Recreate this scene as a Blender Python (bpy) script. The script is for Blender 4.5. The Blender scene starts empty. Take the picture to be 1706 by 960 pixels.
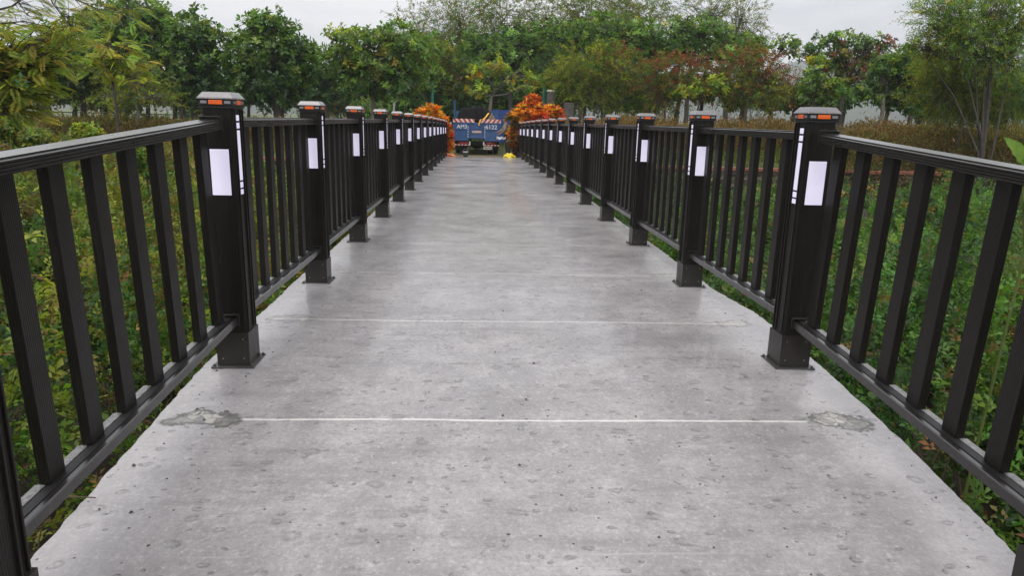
import bpy, bmesh, math, random
import numpy as np
from mathutils import Vector, Matrix

random.seed(7); rng = np.random.default_rng(7)
scene = bpy.context.scene
COL = scene.collection

# ------------------------------------------------------------------ camera
FPX, YAW, PITCH, ROLL, CX, EYE = 1182.4, .0486, .2356, -.0238, -.241, 1.3403
cy_, sy_ = math.cos(YAW), math.sin(YAW); cp_, sp_ = math.cos(PITCH), math.sin(PITCH); cr_, sr_ = math.cos(ROLL), math.sin(ROLL)
_r0 = Vector((cy_, -sy_, 0)); _f0 = Vector((sy_, cy_, 0)); _z = Vector((0, 0, 1))
CF = cp_*_f0 - sp_*_z; _u0 = sp_*_f0 + cp_*_z
CR = _r0*cr_ - _u0*sr_; CU = _r0*sr_ + _u0*cr_
CAMPOS = Vector((CX, 0, EYE))
cam = bpy.data.cameras.new('camera'); camo = bpy.data.objects.new('camera', cam); COL.objects.link(camo)
camo.matrix_world = Matrix(((CR.x, CU.x, -CF.x, CAMPOS.x), (CR.y, CU.y, -CF.y, CAMPOS.y), (CR.z, CU.z, -CF.z, CAMPOS.z), (0, 0, 0, 1)))
cam.sensor_width = 36; cam.lens = 36*FPX/1706; cam.clip_start = .05; cam.clip_end = 8000
scene.camera = camo

# ------------------------------------------------------------------ world, sun, exposure
SUN_EL, SUN_AZ = math.radians(58), math.radians(200)
world = bpy.data.worlds.new('World'); scene.world = world; world.use_nodes = True
wt = world.node_tree; wt.nodes.clear()
def wn(t, **k):
    n = wt.nodes.new(t)
    for a, b in k.items(): setattr(n, a, b)
    return n
out = wn('ShaderNodeOutputWorld'); bg = wn('ShaderNodeBackground'); bg.inputs['Strength'].default_value = .1
sky = wn('ShaderNodeTexSky', sky_type='NISHITA', sun_disc=False, sun_elevation=SUN_EL, sun_rotation=SUN_AZ)
tc = wn('ShaderNodeTexCoord'); sep = wn('ShaderNodeSeparateXYZ'); wt.links.new(tc.outputs['Generated'], sep.inputs[0])
grad = wn('ShaderNodeMapRange'); grad.inputs[1].default_value = 0.0; grad.inputs[2].default_value = .85
grad.inputs[3].default_value = 10.6; grad.inputs[4].default_value = 17.5
wt.links.new(sep.outputs[2], grad.inputs[0])
mp = wn('ShaderNodeMapping'); mp.inputs['Scale'].default_value = (1.2, 1.2, 4.5); wt.links.new(tc.outputs['Generated'], mp.inputs[0])
cn = wn('ShaderNodeTexNoise'); cn.inputs['Scale'].default_value = 2.3; cn.inputs['Detail'].default_value = 5; cn.inputs['Roughness'].default_value = .55
wt.links.new(mp.outputs[0], cn.inputs['Vector'])
cr = wn('ShaderNodeValToRGB'); cr.color_ramp.elements[0].position = .36; cr.color_ramp.elements[0].color = (.70, .71, .76, 1)
cr.color_ramp.elements[1].position = .58; cr.color_ramp.elements[1].color = (1.03, 1.02, 1.05, 1)
wt.links.new(cn.outputs[0], cr.inputs[0])
vm = wn('ShaderNodeVectorMath', operation='SCALE'); wt.links.new(cr.outputs[0], vm.inputs[0]); wt.links.new(grad.outputs[0], vm.inputs['Scale'])
mx = wn('ShaderNodeMix', data_type='RGBA'); mx.inputs[0].default_value = .93
wt.links.new(sky.outputs[0], mx.inputs[6]); wt.links.new(vm.outputs[0], mx.inputs[7])
wt.links.new(mx.outputs[2], bg.inputs[0]); wt.links.new(bg.outputs[0], out.inputs[0])
sun = bpy.data.lights.new('sun', 'SUN'); sun.energy = 1.35; sun.angle = math.radians(28); sun.color = (1, .96, .9)
suno = bpy.data.objects.new('sun', sun); COL.objects.link(suno)
sdir = Vector((math.sin(SUN_AZ)*math.cos(SUN_EL), math.cos(SUN_AZ)*math.cos(SUN_EL), math.sin(SUN_EL)))
suno.rotation_euler = sdir.to_track_quat('Z', 'Y').to_euler()
vs = scene.view_settings; vs.view_transform = 'Standard'; vs.look = 'None'; vs.gamma = 1; vs.use_curve_mapping = False; vs.exposure = 0.0
scene.cycles.max_bounces = 8; scene.cycles.transparent_max_bounces = 8; scene.cycles.volume_bounces = 1

# ------------------------------------------------------------------ helpers
def ray(u, v): return CF + CR*((u-853)/FPX) + CU*((480-v)/FPX)
def at(u, v, Y):
    """the point of the plane y = Y seen at photo pixel (u, v): used to read real positions off the photograph"""
    d = ray(u, v); return CAMPOS + d*(Y/d.y)
def m_per_px(Y): return Y/FPX/1.02
def zdeck(y):
    # the span is level beyond the second pair of posts and ramps down towards the viewer
    t = 3.75-max(y, -3.); k = .063*(t+math.sqrt(t*t+.02))*.5
    return -k - (.0003*y*y if y > 0 else 0.) + .0015
def bend(y): return -.000148*y*y if y > 0 else 0.

def link(o, parent=None):
    COL.objects.link(o)
    if parent is not None: o.parent = parent
    return o
def tag(o, label=None, cat=None, group=None, kind=None):
    if label: o['label'] = label
    if cat: o['category'] = cat
    if group: o['group'] = group
    if kind: o['kind'] = kind
    return o
def empty(name, loc, rz=0):
    o = bpy.data.objects.new(name, None); COL.objects.link(o); o.location = loc; o.rotation_euler = (0, 0, rz); o.empty_display_size = .2
    return o

class MB:
    def __init__(s): s.v = []; s.f = []; s.m = []
    def add(s, vs, fs, mi=0):
        b = len(s.v); s.v += [tuple(q) for q in vs]; s.f += [tuple(b+i for i in f) for f in fs]; s.m += [mi]*len(fs); return s
    def box(s, x0, x1, y0, y1, z0, z1, mi=0):
        return s.add([(x0,y0,z0),(x1,y0,z0),(x1,y1,z0),(x0,y1,z0),(x0,y0,z1),(x1,y0,z1),(x1,y1,z1),(x0,y1,z1)],
              [(0,3,2,1),(4,5,6,7),(0,1,5,4),(1,2,6,5),(2,3,7,6),(3,0,4,7)], mi)
    def frustum(s, w0, w1, z0, z1, cx=0, cy=0, mi=0, d0=None, d1=None):
        d0 = w0 if d0 is None else d0; d1 = w1 if d1 is None else d1
        a, b, c, d = w0/2, w1/2, d0/2, d1/2
        return s.add([(cx-a,cy-c,z0),(cx+a,cy-c,z0),(cx+a,cy+c,z0),(cx-a,cy+c,z0),(cx-b,cy-d,z1),(cx+b,cy-d,z1),(cx+b,cy+d,z1),(cx-b,cy+d,z1)],
              [(0,3,2,1),(4,5,6,7),(0,1,5,4),(1,2,6,5),(2,3,7,6),(3,0,4,7)], mi)
    def tube(s, pts, rad, n=8, cap=True, mi=0):
        pts = [Vector(p) for p in pts]; b = len(s.v)
        if not hasattr(rad, '__len__'): rad = [rad]*len(pts)
        up = Vector((.13, .31, .94)).normalized()
        for i, p in enumerate(pts):
            t = (pts[min(i+1, len(pts)-1)] - pts[max(i-1, 0)]).normalized()
            a = t.cross(up)
            if a.length < .05: a = t.cross(Vector((1, 0, 0)))
            a.normalize(); c = t.cross(a)
            for k in range(n):
                q = 2*math.pi*k/n; s.v.append(tuple(p + (a*math.cos(q)+c*math.sin(q))*rad[i]))
        for i in range(len(pts)-1):
            for k in range(n):
                k2 = (k+1) % n; s.f.append((b+i*n+k, b+i*n+k2, b+(i+1)*n+k2, b+(i+1)*n+k)); s.m.append(mi)
        if cap:
            s.f.append(tuple(b+k for k in range(n))); s.m.append(mi)
            s.f.append(tuple(b+(len(pts)-1)*n+k for k in reversed(range(n)))); s.m.append(mi)
        return s
    def prism(s, prof, y0, y1, mi=0):
        """profile [(x,z)...] extruded along y"""
        n = len(prof); b = len(s.v)
        for y in (y0, y1): s.v += [(x, y, z) for x, z in prof]
        for k in range(n):
            k2 = (k+1) % n; s.f.append((b+k, b+k2, b+n+k2, b+n+k)); s.m.append(mi)
        s.f.append(tuple(b+k for k in reversed(range(n)))); s.m.append(mi); s.f.append(tuple(b+n+k for k in range(n))); s.m.append(mi)
        return s
    def lathe(s, prof, c=(0, 0, 0), n=20, axis='z', mi=0):
        b = len(s.v)
        for r, h in prof:
            for k in range(n):
                q = 2*math.pi*k/n; x, y = r*math.cos(q), r*math.sin(q)
                p = (x, y, h) if axis == 'z' else (h, x, y)
                s.v.append((p[0]+c[0], p[1]+c[1], p[2]+c[2]))
        for i in range(len(prof)-1):
            for k in range(n):
                k2 = (k+1) % n; s.f.append((b+i*n+k, b+i*n+k2, b+(i+1)*n+k2, b+(i+1)*n+k)); s.m.append(mi)
        s.f.append(tuple(b+k for k in range(n))); s.m.append(mi); s.f.append(tuple(b+(len(prof)-1)*n+k for k in range(n))); s.m.append(mi)
        return s
    def build(s, name, mats, parent=None, bevel=0, smooth=False, seg=2):
        me = bpy.data.meshes.new(name); me.from_pydata(s.v, [], s.f)
        if not isinstance(mats, (list, tuple)): mats = [mats]
        for m in mats: me.materials.append(m)
        me.polygons.foreach_set('material_index', s.m)
        bm = bmesh.new(); bm.from_mesh(me); bmesh.ops.recalc_face_normals(bm, faces=bm.faces)
        if bevel:
            bmesh.ops.bevel(bm, geom=[e for e in bm.edges if len(e.link_faces) == 2 and e.calc_face_angle(0) > .5], offset=bevel, segments=seg, affect='EDGES', profile=.5)
        bm.to_mesh(me); bm.free()
        if smooth: me.polygons.foreach_set('use_smooth', [True]*len(me.polygons))
        me.update()
        return link(bpy.data.objects.new(name, me), parent)

def copy_of(o, parent, loc=None):
    c = o.copy(); COL.objects.link(c); c.parent = parent
    if loc is not None: c.location = loc
    return c

# ------------------------------------------------------------------ materials
def mat(name): 
    m = bpy.data.materials.new(name); m.use_nodes = True; nt = m.node_tree
    p = nt.nodes['Principled BSDF']; return m, nt, p
def node(nt, t, ins=None, **k):
    n = nt.nodes.new(t)
    for a, b in k.items(): setattr(n, a, b)
    if ins:
        for a, b in ins.items():
            if hasattr(b, 'links') and hasattr(b, 'is_output'): nt.links.new(b, n.inputs[a])
            else: n.inputs[a].default_value = b
    return n
def math_(nt, op, a, b=None, c=None, clamp=False):
    ins = {0: a}
    if b is not None: ins[1] = b
    if c is not None: ins[2] = c
    return node(nt, 'ShaderNodeMath', ins, operation=op, use_clamp=clamp).outputs[0]
def mixc(nt, f, a, b):
    n = node(nt, 'ShaderNodeMix', data_type='RGBA')
    for i, q in ((0, f), (6, a), (7, b)):
        if hasattr(q, 'is_output'): nt.links.new(q, n.inputs[i])
        else: n.inputs[i].default_value = q if i == 0 else (*q[:3], 1)
    return n.outputs[2]
def ramp(nt, x, a, b, lo=0., hi=1.):
    return node(nt, 'ShaderNodeMapRange', {0: x, 1: a, 2: b, 3: lo, 4: hi}).outputs[0]
def noise(nt, vec, scale, detail=3, rough=.5, out=0):
    return node(nt, 'ShaderNodeTexNoise', {'Vector': vec, 'Scale': scale, 'Detail': detail, 'Roughness': rough}).outputs[out]

def simple(name, col, rough=.5, metal=0, coat=0, var=.15, vscale=8, bump=0, bscale=60, spec=.5):
    m, nt, p = mat(name); t = node(nt, 'ShaderNodeTexCoord').outputs['Object']
    n = noise(nt, t, vscale, 4, .6)
    c = mixc(nt, ramp(nt, n, .3, .7), tuple(q*(1-var) for q in col), tuple(min(1, q*(1+var)) for q in col))
    nt.links.new(c, p.inputs['Base Color'])
    nt.links.new(ramp(nt, n, .3, .7, rough*.85, min(1, rough*1.15)), p.inputs['Roughness'])
    p.inputs['Metallic'].default_value = metal; p.inputs['Coat Weight'].default_value = coat; p.inputs['Specular IOR Level'].default_value = spec
    if bump:
        b = node(nt, 'ShaderNodeBump', {'Strength': bump, 'Distance': .01, 'Height': noise(nt, t, bscale, 3)})
        nt.links.new(b.outputs[0], p.inputs['Normal'])
    return m

def ribbed_metal(name, col, period, wet=0.0, rough=.42, ribs=True):
    m, nt, p = mat(name); g = node(nt, 'ShaderNodeTexCoord'); t = g.outputs['Object']
    s = node(nt, 'ShaderNodeSeparateXYZ', {0: t})
    geo = node(nt, 'ShaderNodeNewGeometry')
    dirt = noise(nt, geo.outputs['Position'], 2.2, 5, .65); fine = noise(nt, geo.outputs['Position'], 55, 3, .6)
    c = mixc(nt, ramp(nt, dirt, .35, .7), tuple(q*.88 for q in col), tuple(q*1.2 for q in col))
    c = mixc(nt, ramp(nt, fine, .68, .78, 0, .6), c, (.06, .055, .05))
    stv = noise(nt, node(nt, 'ShaderNodeMapping', {'Vector': geo.outputs['Position'], 'Scale': (45, 45, 1.6)}).outputs[0], 1.0, 4, .7)
    c = mixc(nt, ramp(nt, stv, .56, .72, 0, .55), c, (.040, .037, .032))
    spl = noise(nt, geo.outputs['Position'], 13, 5, .75); c = mixc(nt, ramp(nt, spl, .62, .70, 0, .35), c, (.075, .070, .062))
    # groove pattern that runs along the bar: shade of the pressed grooves is painted into the colour
    if ribs:
        w = math_(nt, 'SINE', math_(nt, 'MULTIPLY', math_(nt, 'ADD', s.outputs[0], s.outputs[1]), 6.2832/period))
        gm = ramp(nt, w, .2, .95)
        h = math_(nt, 'MULTIPLY', gm, -1.0)
        b0 = node(nt, 'ShaderNodeBump', {'Strength': 1.0, 'Distance': period*.35, 'Height': h}).outputs[0]; c = mixc(nt, math_(nt, 'MULTIPLY', gm, .6), c, (.004, .004, .0035))
    else: b0 = None
    drops = node(nt, 'ShaderNodeTexVoronoi', {'Vector': geo.outputs['Position'], 'Scale': 150.0}, feature='F1')
    dh = ramp(nt, drops.outputs['Distance'], .0, .45, 1, 0)
    b = node(nt, 'ShaderNodeBump', {'Strength': .25*wet+.03, 'Distance': .0015, 'Height': dh})
    if b0 is not None: nt.links.new(b0, b.inputs['Normal'])
    nt.links.new(b.outputs[0], p.inputs['Normal']); nt.links.new(c, p.inputs['Base Color'])
    nt.links.new(ramp(nt, dirt, .3, .7, rough*.75, rough*1.25), p.inputs['Roughness'])
    p.inputs['Coat Weight'].default_value = .05+.75*wet; p.inputs['Coat Roughness'].default_value = .22; p.inputs['Specular IOR Level'].default_value = .28
    return m

M = {}
DK = (.0125, .0105, .0082)
M['bar'] = ribbed_metal('bar_metal', DK, .0085)
M['post'] = ribbed_metal('post_metal', DK, .0115)
M['rail'] = ribbed_metal('rail_metal', (.014, .012, .011), .01, wet=1.0, rough=.32, ribs=False)
M['collar'] = ribbed_metal('collar_metal', (.020, .017, .0145), .01, wet=.3, rough=.4, ribs=False)
M['plate'] = simple('base_plate_metal', (.10, .10, .095), .35, .6, 0, .3, 30, .4, 90)
M['spacer'] = simple('aluminium_spacer', (.20, .195, .19), .45, .2, .3, .5, 70, .6, 250)
M['black'] = simple('black_rubber', (.008, .008, .008), .6)
M['silver'] = simple('silver_cap', (.19, .183, .183), .35, .55, .4, .15, 40, .15, 200)
M['orange'] = simple('orange_reflector', (.85, .13, .008), .25, 0, .6, .12, 90, .3, 400)
M['clear'] = simple('clear_lens', (.25, .25, .27), .15, 0, .8)
M['bolt'] = simple('bolt_steel', (.35, .34, .33), .35, .8)
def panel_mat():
    m, nt, p = mat('white_sheet_added_glow'); t = node(nt, 'ShaderNodeTexCoord').outputs['Object']
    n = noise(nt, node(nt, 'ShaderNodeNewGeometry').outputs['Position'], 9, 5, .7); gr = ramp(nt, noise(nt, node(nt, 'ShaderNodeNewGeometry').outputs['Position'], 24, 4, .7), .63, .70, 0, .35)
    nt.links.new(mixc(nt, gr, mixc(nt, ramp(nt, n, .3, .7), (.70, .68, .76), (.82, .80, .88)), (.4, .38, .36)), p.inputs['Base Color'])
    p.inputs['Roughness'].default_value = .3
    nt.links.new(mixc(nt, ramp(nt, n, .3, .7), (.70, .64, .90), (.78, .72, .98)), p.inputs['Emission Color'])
    p.inputs['Emission Strength'].default_value = .42  # bright return of the reflective sheet imitated by added emission
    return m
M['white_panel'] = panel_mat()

def leaf_mat(name, rough=.5, trans=.25, spec=.35):
    m, nt, p = mat(name); a = node(nt, 'ShaderNodeAttribute', attribute_name='leaf_colour')
    p.inputs['Roughness'].default_value = rough; p.inputs['Specular IOR Level'].default_value = spec
    nt.links.new(a.outputs['Color'], p.inputs['Base Color'])
    tr = node(nt, 'ShaderNodeBsdfTranslucent'); 
    tcx = node(nt, 'ShaderNodeVectorMath', {0: a.outputs['Color'], 1: (1.5, 1.5, .7)}, operation='MULTIPLY')
    nt.links.new(tcx.outputs[0], tr.inputs[0])
    mxs = node(nt, 'ShaderNodeMixShader', {0: trans, 1: p.outputs[0], 2: tr.outputs[0]})
    nt.links.new(mxs.outputs[0], nt.nodes['Material Output'].inputs[0])
    return m
M['leaf'] = leaf_mat('leaf_green', .40, .42, .45)
M['leaf_soft'] = leaf_mat('leaf_soft', .6, .42, .25)
M['leaf_gloss'] = leaf_mat('leaf_gloss', .35, .3, .4)
M['weed'] = leaf_mat('weed_leaf', .5, .40, .3)
def bark_mat(name, a, b):
    m, nt, p = mat(name); t = node(nt, 'ShaderNodeTexCoord').outputs['Object']
    mpn = node(nt, 'ShaderNodeMapping', {'Vector': t, 'Scale': (6, 6, 1.5)}).outputs[0]
    n = noise(nt, mpn, 3, 6, .7)
    nt.links.new(mixc(nt, ramp(nt, n, .3, .7), a, b), p.inputs['Base Color']); p.inputs['Roughness'].default_value = .85
    nt.links.new(node(nt, 'ShaderNodeBump', {'Strength': .6, 'Distance': .03, 'Height': n}).outputs[0], p.inputs['Normal'])
    return m
M['bark'] = bark_mat('bark_dark', (.035, .028, .022), (.11, .095, .08))
M['bark_pale'] = bark_mat('bark_pale', (.10, .09, .07), (.26, .24, .20))
M['stem'] = bark_mat('dry_stem', (.05, .03, .018), (.16, .11, .06))

# ------------------------------------------------------------------ concrete deck material
def concrete_mat():
    m, nt, p = mat('wet_concrete'); pos = node(nt, 'ShaderNodeTexCoord').outputs['Object']
    s = node(nt, 'ShaderNodeSeparateXYZ', {0: pos}); X, Y = s.outputs[0], s.outputs[1]
    big = noise(nt, pos, .9, 5, .6); mid = noise(nt, pos, 4.5, 6, .65); fine = noise(nt, pos, 60, 5, .75); grit = noise(nt, pos, 260, 2, .6)
    st = node(nt, 'ShaderNodeMapping', {'Vector': pos, 'Scale': (.55, 7.0, 1)}).outputs[0]
    streak = noise(nt, st, 1.6, 6, .7)
    st2 = node(nt, 'ShaderNodeMapping', {'Vector': pos, 'Scale': (1.6, .5, 1), 'Rotation': (0, 0, .6)}).outputs[0]
    swirl = noise(nt, st2, 5, 5, .75)
    c = mixc(nt, ramp(nt, big, .30, .70), (.242, .228, .228), (.350, .332, .330))
    c = mixc(nt, ramp(nt, mid, .46, .70, 0, .55), c, (.46, .44, .432))
    c = mixc(nt, ramp(nt, streak, .50, .68, 0, .7), c, (.21, .198, .195))
    c = mixc(nt, ramp(nt, swirl, .56, .72, 0, .35), c, (.50, .475, .475))
    c = mixc(nt, ramp(nt, fine, .50, .72, 0, .5), c, (.17, .16, .163))
    c = mixc(nt, ramp(nt, fine, .46, .28, 0, .4), c, (.56, .53, .53))
    scr = noise(nt, node(nt, 'ShaderNodeMapping', {'Vector': pos, 'Scale': (5, 70, 1), 'Rotation': (0, 0, .35)}).outputs[0], 2.5, 4, .7)
    c = mixc(nt, math_(nt, 'MULTIPLY', ramp(nt, scr, .55, .70), ramp(nt, mid, .45, .6, 0, .45)), c, (.58, .55, .55))
    blot = noise(nt, node(nt, 'ShaderNodeMapping', {'Vector': pos, 'Location': (7, 3, 0)}).outputs[0], 2.1, 8, .72)
    c = mixc(nt, ramp(nt, blot, .51, .62, 0, .42), c, (.19, .18, .177))
    c = mixc(nt, ramp(nt, blot, .46, .34, 0, .38), c, (.48, .458, .456))  # pale mottling, also wet highlights painted into the colour
    c = mixc(nt, ramp(nt, grit, .58, .70, 0, .55), c, (.14, .13, .13))
    spk2 = noise(nt, pos, 30, 5, .8); c = mixc(nt, ramp(nt, spk2, .53, .66, 0, .45), c, (.20, .19, .187)); c = mixc(nt, ramp(nt, spk2, .44, .32, 0, .45), c, (.55, .53, .52))
    edge = ramp(nt, math_(nt, 'MULTIPLY_ADD', noise(nt, pos, 2.3, 5, .7), .9, math_(nt, 'ABSOLUTE', X)), 1.62, 2.05, 0, .36); c = mixc(nt, edge, c, (.48, .455, .46))  # wet glare along the deck edges, painted in as paler colour
    # pocks: small shallow heel-mark dents scattered in the trowelled surface
    wob = node(nt, 'ShaderNodeVectorMath', {0: pos, 1: node(nt, 'ShaderNodeVectorMath', {0: noise(nt, pos, 11, 3, out=1), 3: .055}, operation='SCALE').outputs[0]}, operation='ADD').outputs[0]
    pits = []
    for sc, thr, r, k in ((4.4, .34, .12, 0), (8.0, .60, .12, 1), (17., .84, .16, 2)):
        off = node(nt, 'ShaderNodeMapping', {'Vector': wob, 'Location': (3.1*k, 1.7*k, 0), 'Scale': (.8, 1.2, 0)}).outputs[0]
        v = node(nt, 'ShaderNodeTexVoronoi', {'Vector': off, 'Scale': sc, 'Randomness': 1.0}, voronoi_dimensions='2D')
        rs = node(nt, 'ShaderNodeSeparateColor', {0: v.outputs['Color']})
        sel = math_(nt, 'MULTIPLY', math_(nt, 'GREATER_THAN', rs.outputs[0], thr), ramp(nt, noise(nt, pos, .9+k*.3, 3), .38, .56, .55, 1))
        rr = math_(nt, 'MULTIPLY_ADD', rs.outputs[1], r*.7, r*.5)
        q = math_(nt, 'DIVIDE', v.outputs['Distance'], rr)
        inside = ramp(nt, q, .45, 1.15, 1, 0)
        dv = node(nt, 'ShaderNodeSeparateXYZ', {0: node(nt, 'ShaderNodeVectorMath', {0: node(nt, 'ShaderNodeVectorMath', {0: off, 3: sc}, operation='SCALE').outputs[0], 1: node(nt, 'ShaderNodeVectorMath', {0: v.outputs['Position'], 3: sc}, operation='SCALE').outputs[0]}, operation='SUBTRACT').outputs[0]})
        side = ramp(nt, math_(nt, 'MULTIPLY_ADD', dv.outputs[0], math_(nt, 'SUBTRACT', rs.outputs[2], .5), dv.outputs[1]), -.03, .08)
        ring = math_(nt, 'MULTIPLY', math_(nt, 'MULTIPLY', ramp(nt, q, .35, .85), ramp(nt, q, .85, 1.3, 1, 0)), side)
        pits.append((math_(nt, 'MULTIPLY', inside, sel), math_(nt, 'MULTIPLY', ring, sel), rs.outputs[2]))
    H = None
    for i, (ins, ring, rnd) in enumerate(pits):
        c = mixc(nt, math_(nt, 'MULTIPLY', math_(nt, 'MULTIPLY', ins, ramp(nt, spk2, .35, .6)), .50 if i < 2 else .6), c, (.19, .18, .18))
        c = mixc(nt, math_(nt, 'MULTIPLY', math_(nt, 'MULTIPLY', ring, ramp(nt, spk2, .36, .56)), .68), c, (.10, .095, .09))
        H = ins if H is None else math_(nt, 'MAXIMUM', H, ins)
    # dark spots, grit specks
    vs_ = node(nt, 'ShaderNodeTexVoronoi', {'Vector': pos, 'Scale': 9.0}, voronoi_dimensions='2D')
    spk = math_(nt, 'MULTIPLY', math_(nt, 'LESS_THAN', vs_.outputs['Distance'], math_(nt, 'MULTIPLY', noise(nt, pos, 3, 2), .09)), math_(nt, 'GREATER_THAN', node(nt, 'ShaderNodeSeparateColor', {0: vs_.outputs['Color']}).outputs[0], .82))
    c = mixc(nt, spk, c, (.06, .05, .045))
    # expansion joints every 1.53 m filled with pale grout, broken here and there
    yw = math_(nt, 'MULTIPLY_ADD', noise(nt, pos, 1.1, 3), .05, Y)
    yw = math_(nt, 'MULTIPLY_ADD', noise(nt, pos, 30, 2), .006, yw)
    fr = math_(nt, 'SUBTRACT', math_(nt, 'MODULO', math_(nt, 'ADD', yw, 15.3 - 3.12 + .765), 1.53), .765)
    d = math_(nt, 'ABSOLUTE', fr)
    gaps = ramp(nt, noise(nt, node(nt, 'ShaderNodeMapping', {'Vector': pos, 'Scale': (2.6, .6, 1)}).outputs[0], 2.2, 3), .30, .36)
    inx = math_(nt, 'LESS_THAN', math_(nt, 'ABSOLUTE', X), 1.60)
    jl = math_(nt, 'MULTIPLY', math_(nt, 'MULTIPLY', ramp(nt, math_(nt, 'SUBTRACT', d, math_(nt, 'MULTIPLY', noise(nt, pos, 18, 5, .75), .012)), -.001, .004, 1, 0), math_(nt, 'MULTIPLY', gaps, ramp(nt, spk2, .3, .45, .45, 1))), inx)
    fadey = ramp(nt, Y, 3.5, 9.0, 1.0, .35)
    c = mixc(nt, math_(nt, 'MULTIPLY', jl, fadey), c, (.66, .63, .60))
    # hairline score between joints
    fr2 = math_(nt, 'ABSOLUTE', math_(nt, 'SUBTRACT', math_(nt, 'MODULO', math_(nt, 'ADD', yw, 15.3 - 3.12 + .2), 1.53), .765))
    c = mixc(nt, math_(nt, 'MULTIPLY', ramp(nt, fr2, .003, .006, 1, 0), ramp(nt, noise(nt, st, 3.0, 3), .54, .66, 0, .3)), c, (.5, .48, .47))
    # crumbled mortar patches where the joints meet the edges
    ax = math_(nt, 'SUBTRACT', math_(nt, 'ABSOLUTE', math_(nt, 'MULTIPLY_ADD', noise(nt, pos, 7, 4, out=0), .30, math_(nt, 'SUBTRACT', X, .15))), 1.50)
    pd = math_(nt, 'SQRT', math_(nt, 'ADD', math_(nt, 'POWER', math_(nt, 'DIVIDE', ax, .15), 2.0), math_(nt, 'POWER', math_(nt, 'DIVIDE', math_(nt, 'MULTIPLY_ADD', noise(nt, pos, 11, 6, .7), .26, math_(nt, 'SUBTRACT', fr, .14)), .085), 2.0)))
    nearp = ramp(nt, Y, 3.9, 4.4, 1.0, .35)
    patch = math_(nt, 'MULTIPLY', ramp(nt, pd, .85, 1.0, 1, 0), nearp)
    rim = math_(nt, 'MULTIPLY', math_(nt, 'MULTIPLY', ramp(nt, pd, .7, .9), ramp(nt, pd, 1.0, 1.15, 1, 0)), nearp)
    shard = node(nt, 'ShaderNodeTexVoronoi', {'Vector': wob, 'Scale': 22.0}, voronoi_dimensions='2D', feature='DISTANCE_TO_EDGE').outputs['Distance']
    shc = node(nt, 'ShaderNodeSeparateColor', {0: node(nt, 'ShaderNodeTexVoronoi', {'Vector': wob, 'Scale': 22.0}, voronoi_dimensions='2D').outputs['Color']}).outputs[0]
    pc = mixc(nt, ramp(nt, shc, .2, .8), (.17, .165, .14), (.46, .44, .37)); pc = mixc(nt, ramp(nt, shard, .0, .12, .8, 0), pc, (.07, .065, .055))
    c = mixc(nt, math_(nt, 'MULTIPLY', patch, .85), c, pc)
    c = mixc(nt, math_(nt, 'MULTIPLY', rim, .7), c, (.12, .12, .10))
    nt.links.new(c, p.inputs['Base Color'])
    # wet sheen: a smoother film on the broad damp areas
    r1 = ramp(nt, big, .35, .65, .26, .50)
    r2 = math_(nt, 'ADD', r1, ramp(nt, fine, .3, .7, -.05, .10))
    nt.links.new(r2, p.inputs['Roughness'])
    p.inputs['Specular IOR Level'].default_value = .5
    cw = ramp(nt, noise(nt, pos, 1.3, 4, .6), .35, .66, .25, .85)
    nt.links.new(cw, p.inputs['Coat Weight']); p.inputs['Coat Roughness'].default_value = .14; p.inputs['Coat IOR'].default_value = 1.33
    hh = math_(nt, 'MULTIPLY_ADD', H, -1.5, math_(nt, 'MULTIPLY', fine, .35))
    hh = math_(nt, 'MULTIPLY_ADD', math_(nt, 'MULTIPLY', patch, math_(nt, 'ADD', shc, .4)), -4.0, hh)
    hh = math_(nt, 'MULTIPLY_ADD', streak, .8, hh)
    b = node(nt, 'ShaderNodeBump', {'Strength': .8, 'Distance': .007, 'Height': hh})
    nt.links.new(b.outputs[0], p.inputs['Normal'])
    return m
M['concrete'] = concrete_mat()
M['slab_side'] = simple('slab_side', (.16, .14, .12), .8, 0, 0, .35, 5, .8, 25)

# ------------------------------------------------------------------ terrain
def sm(a, b, x): t = np.clip((x-a)/(b-a), 0, 1); return t*t*(3-2*t)
def snoise(x, y, s=1.0):
    x = x*s; y = y*s
    return (np.sin(x*1.3+.7*np.sin(y*.9+1))+np.sin(y*1.7+1.1*np.sin(x*.7+2))+.5*np.sin(x*3.1+y*2.3)+.5*np.sin(x*2.1-y*3.7+1.3))/3.
def wall_y(x): return 28.4 - .045*np.maximum(x-3, 0)
def ground(x, y):
    x = np.asarray(x, float); y = np.asarray(y, float)
    ch = -1.75 + .42*snoise(x, y, .9) + .12*snoise(x+9, y-4, 2.7)
    ch = ch + .75*sm(6, 15, -x)*sm(6, 13, y)            # the left side lies higher
    ch = ch + .35*sm(12, 27, y)
    top = -.33 + .05*snoise(x, y, .5)*sm(3, 8, abs(x))
    f = sm(0, 1.0, y - wall_y(x) - .1) * np.where(np.abs(x) < 60, 1, 1)
    near = sm(-11, -14, y)
    z = ch*(1-f) + top*f
    return z*(1-near) + (-.47)*near
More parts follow.
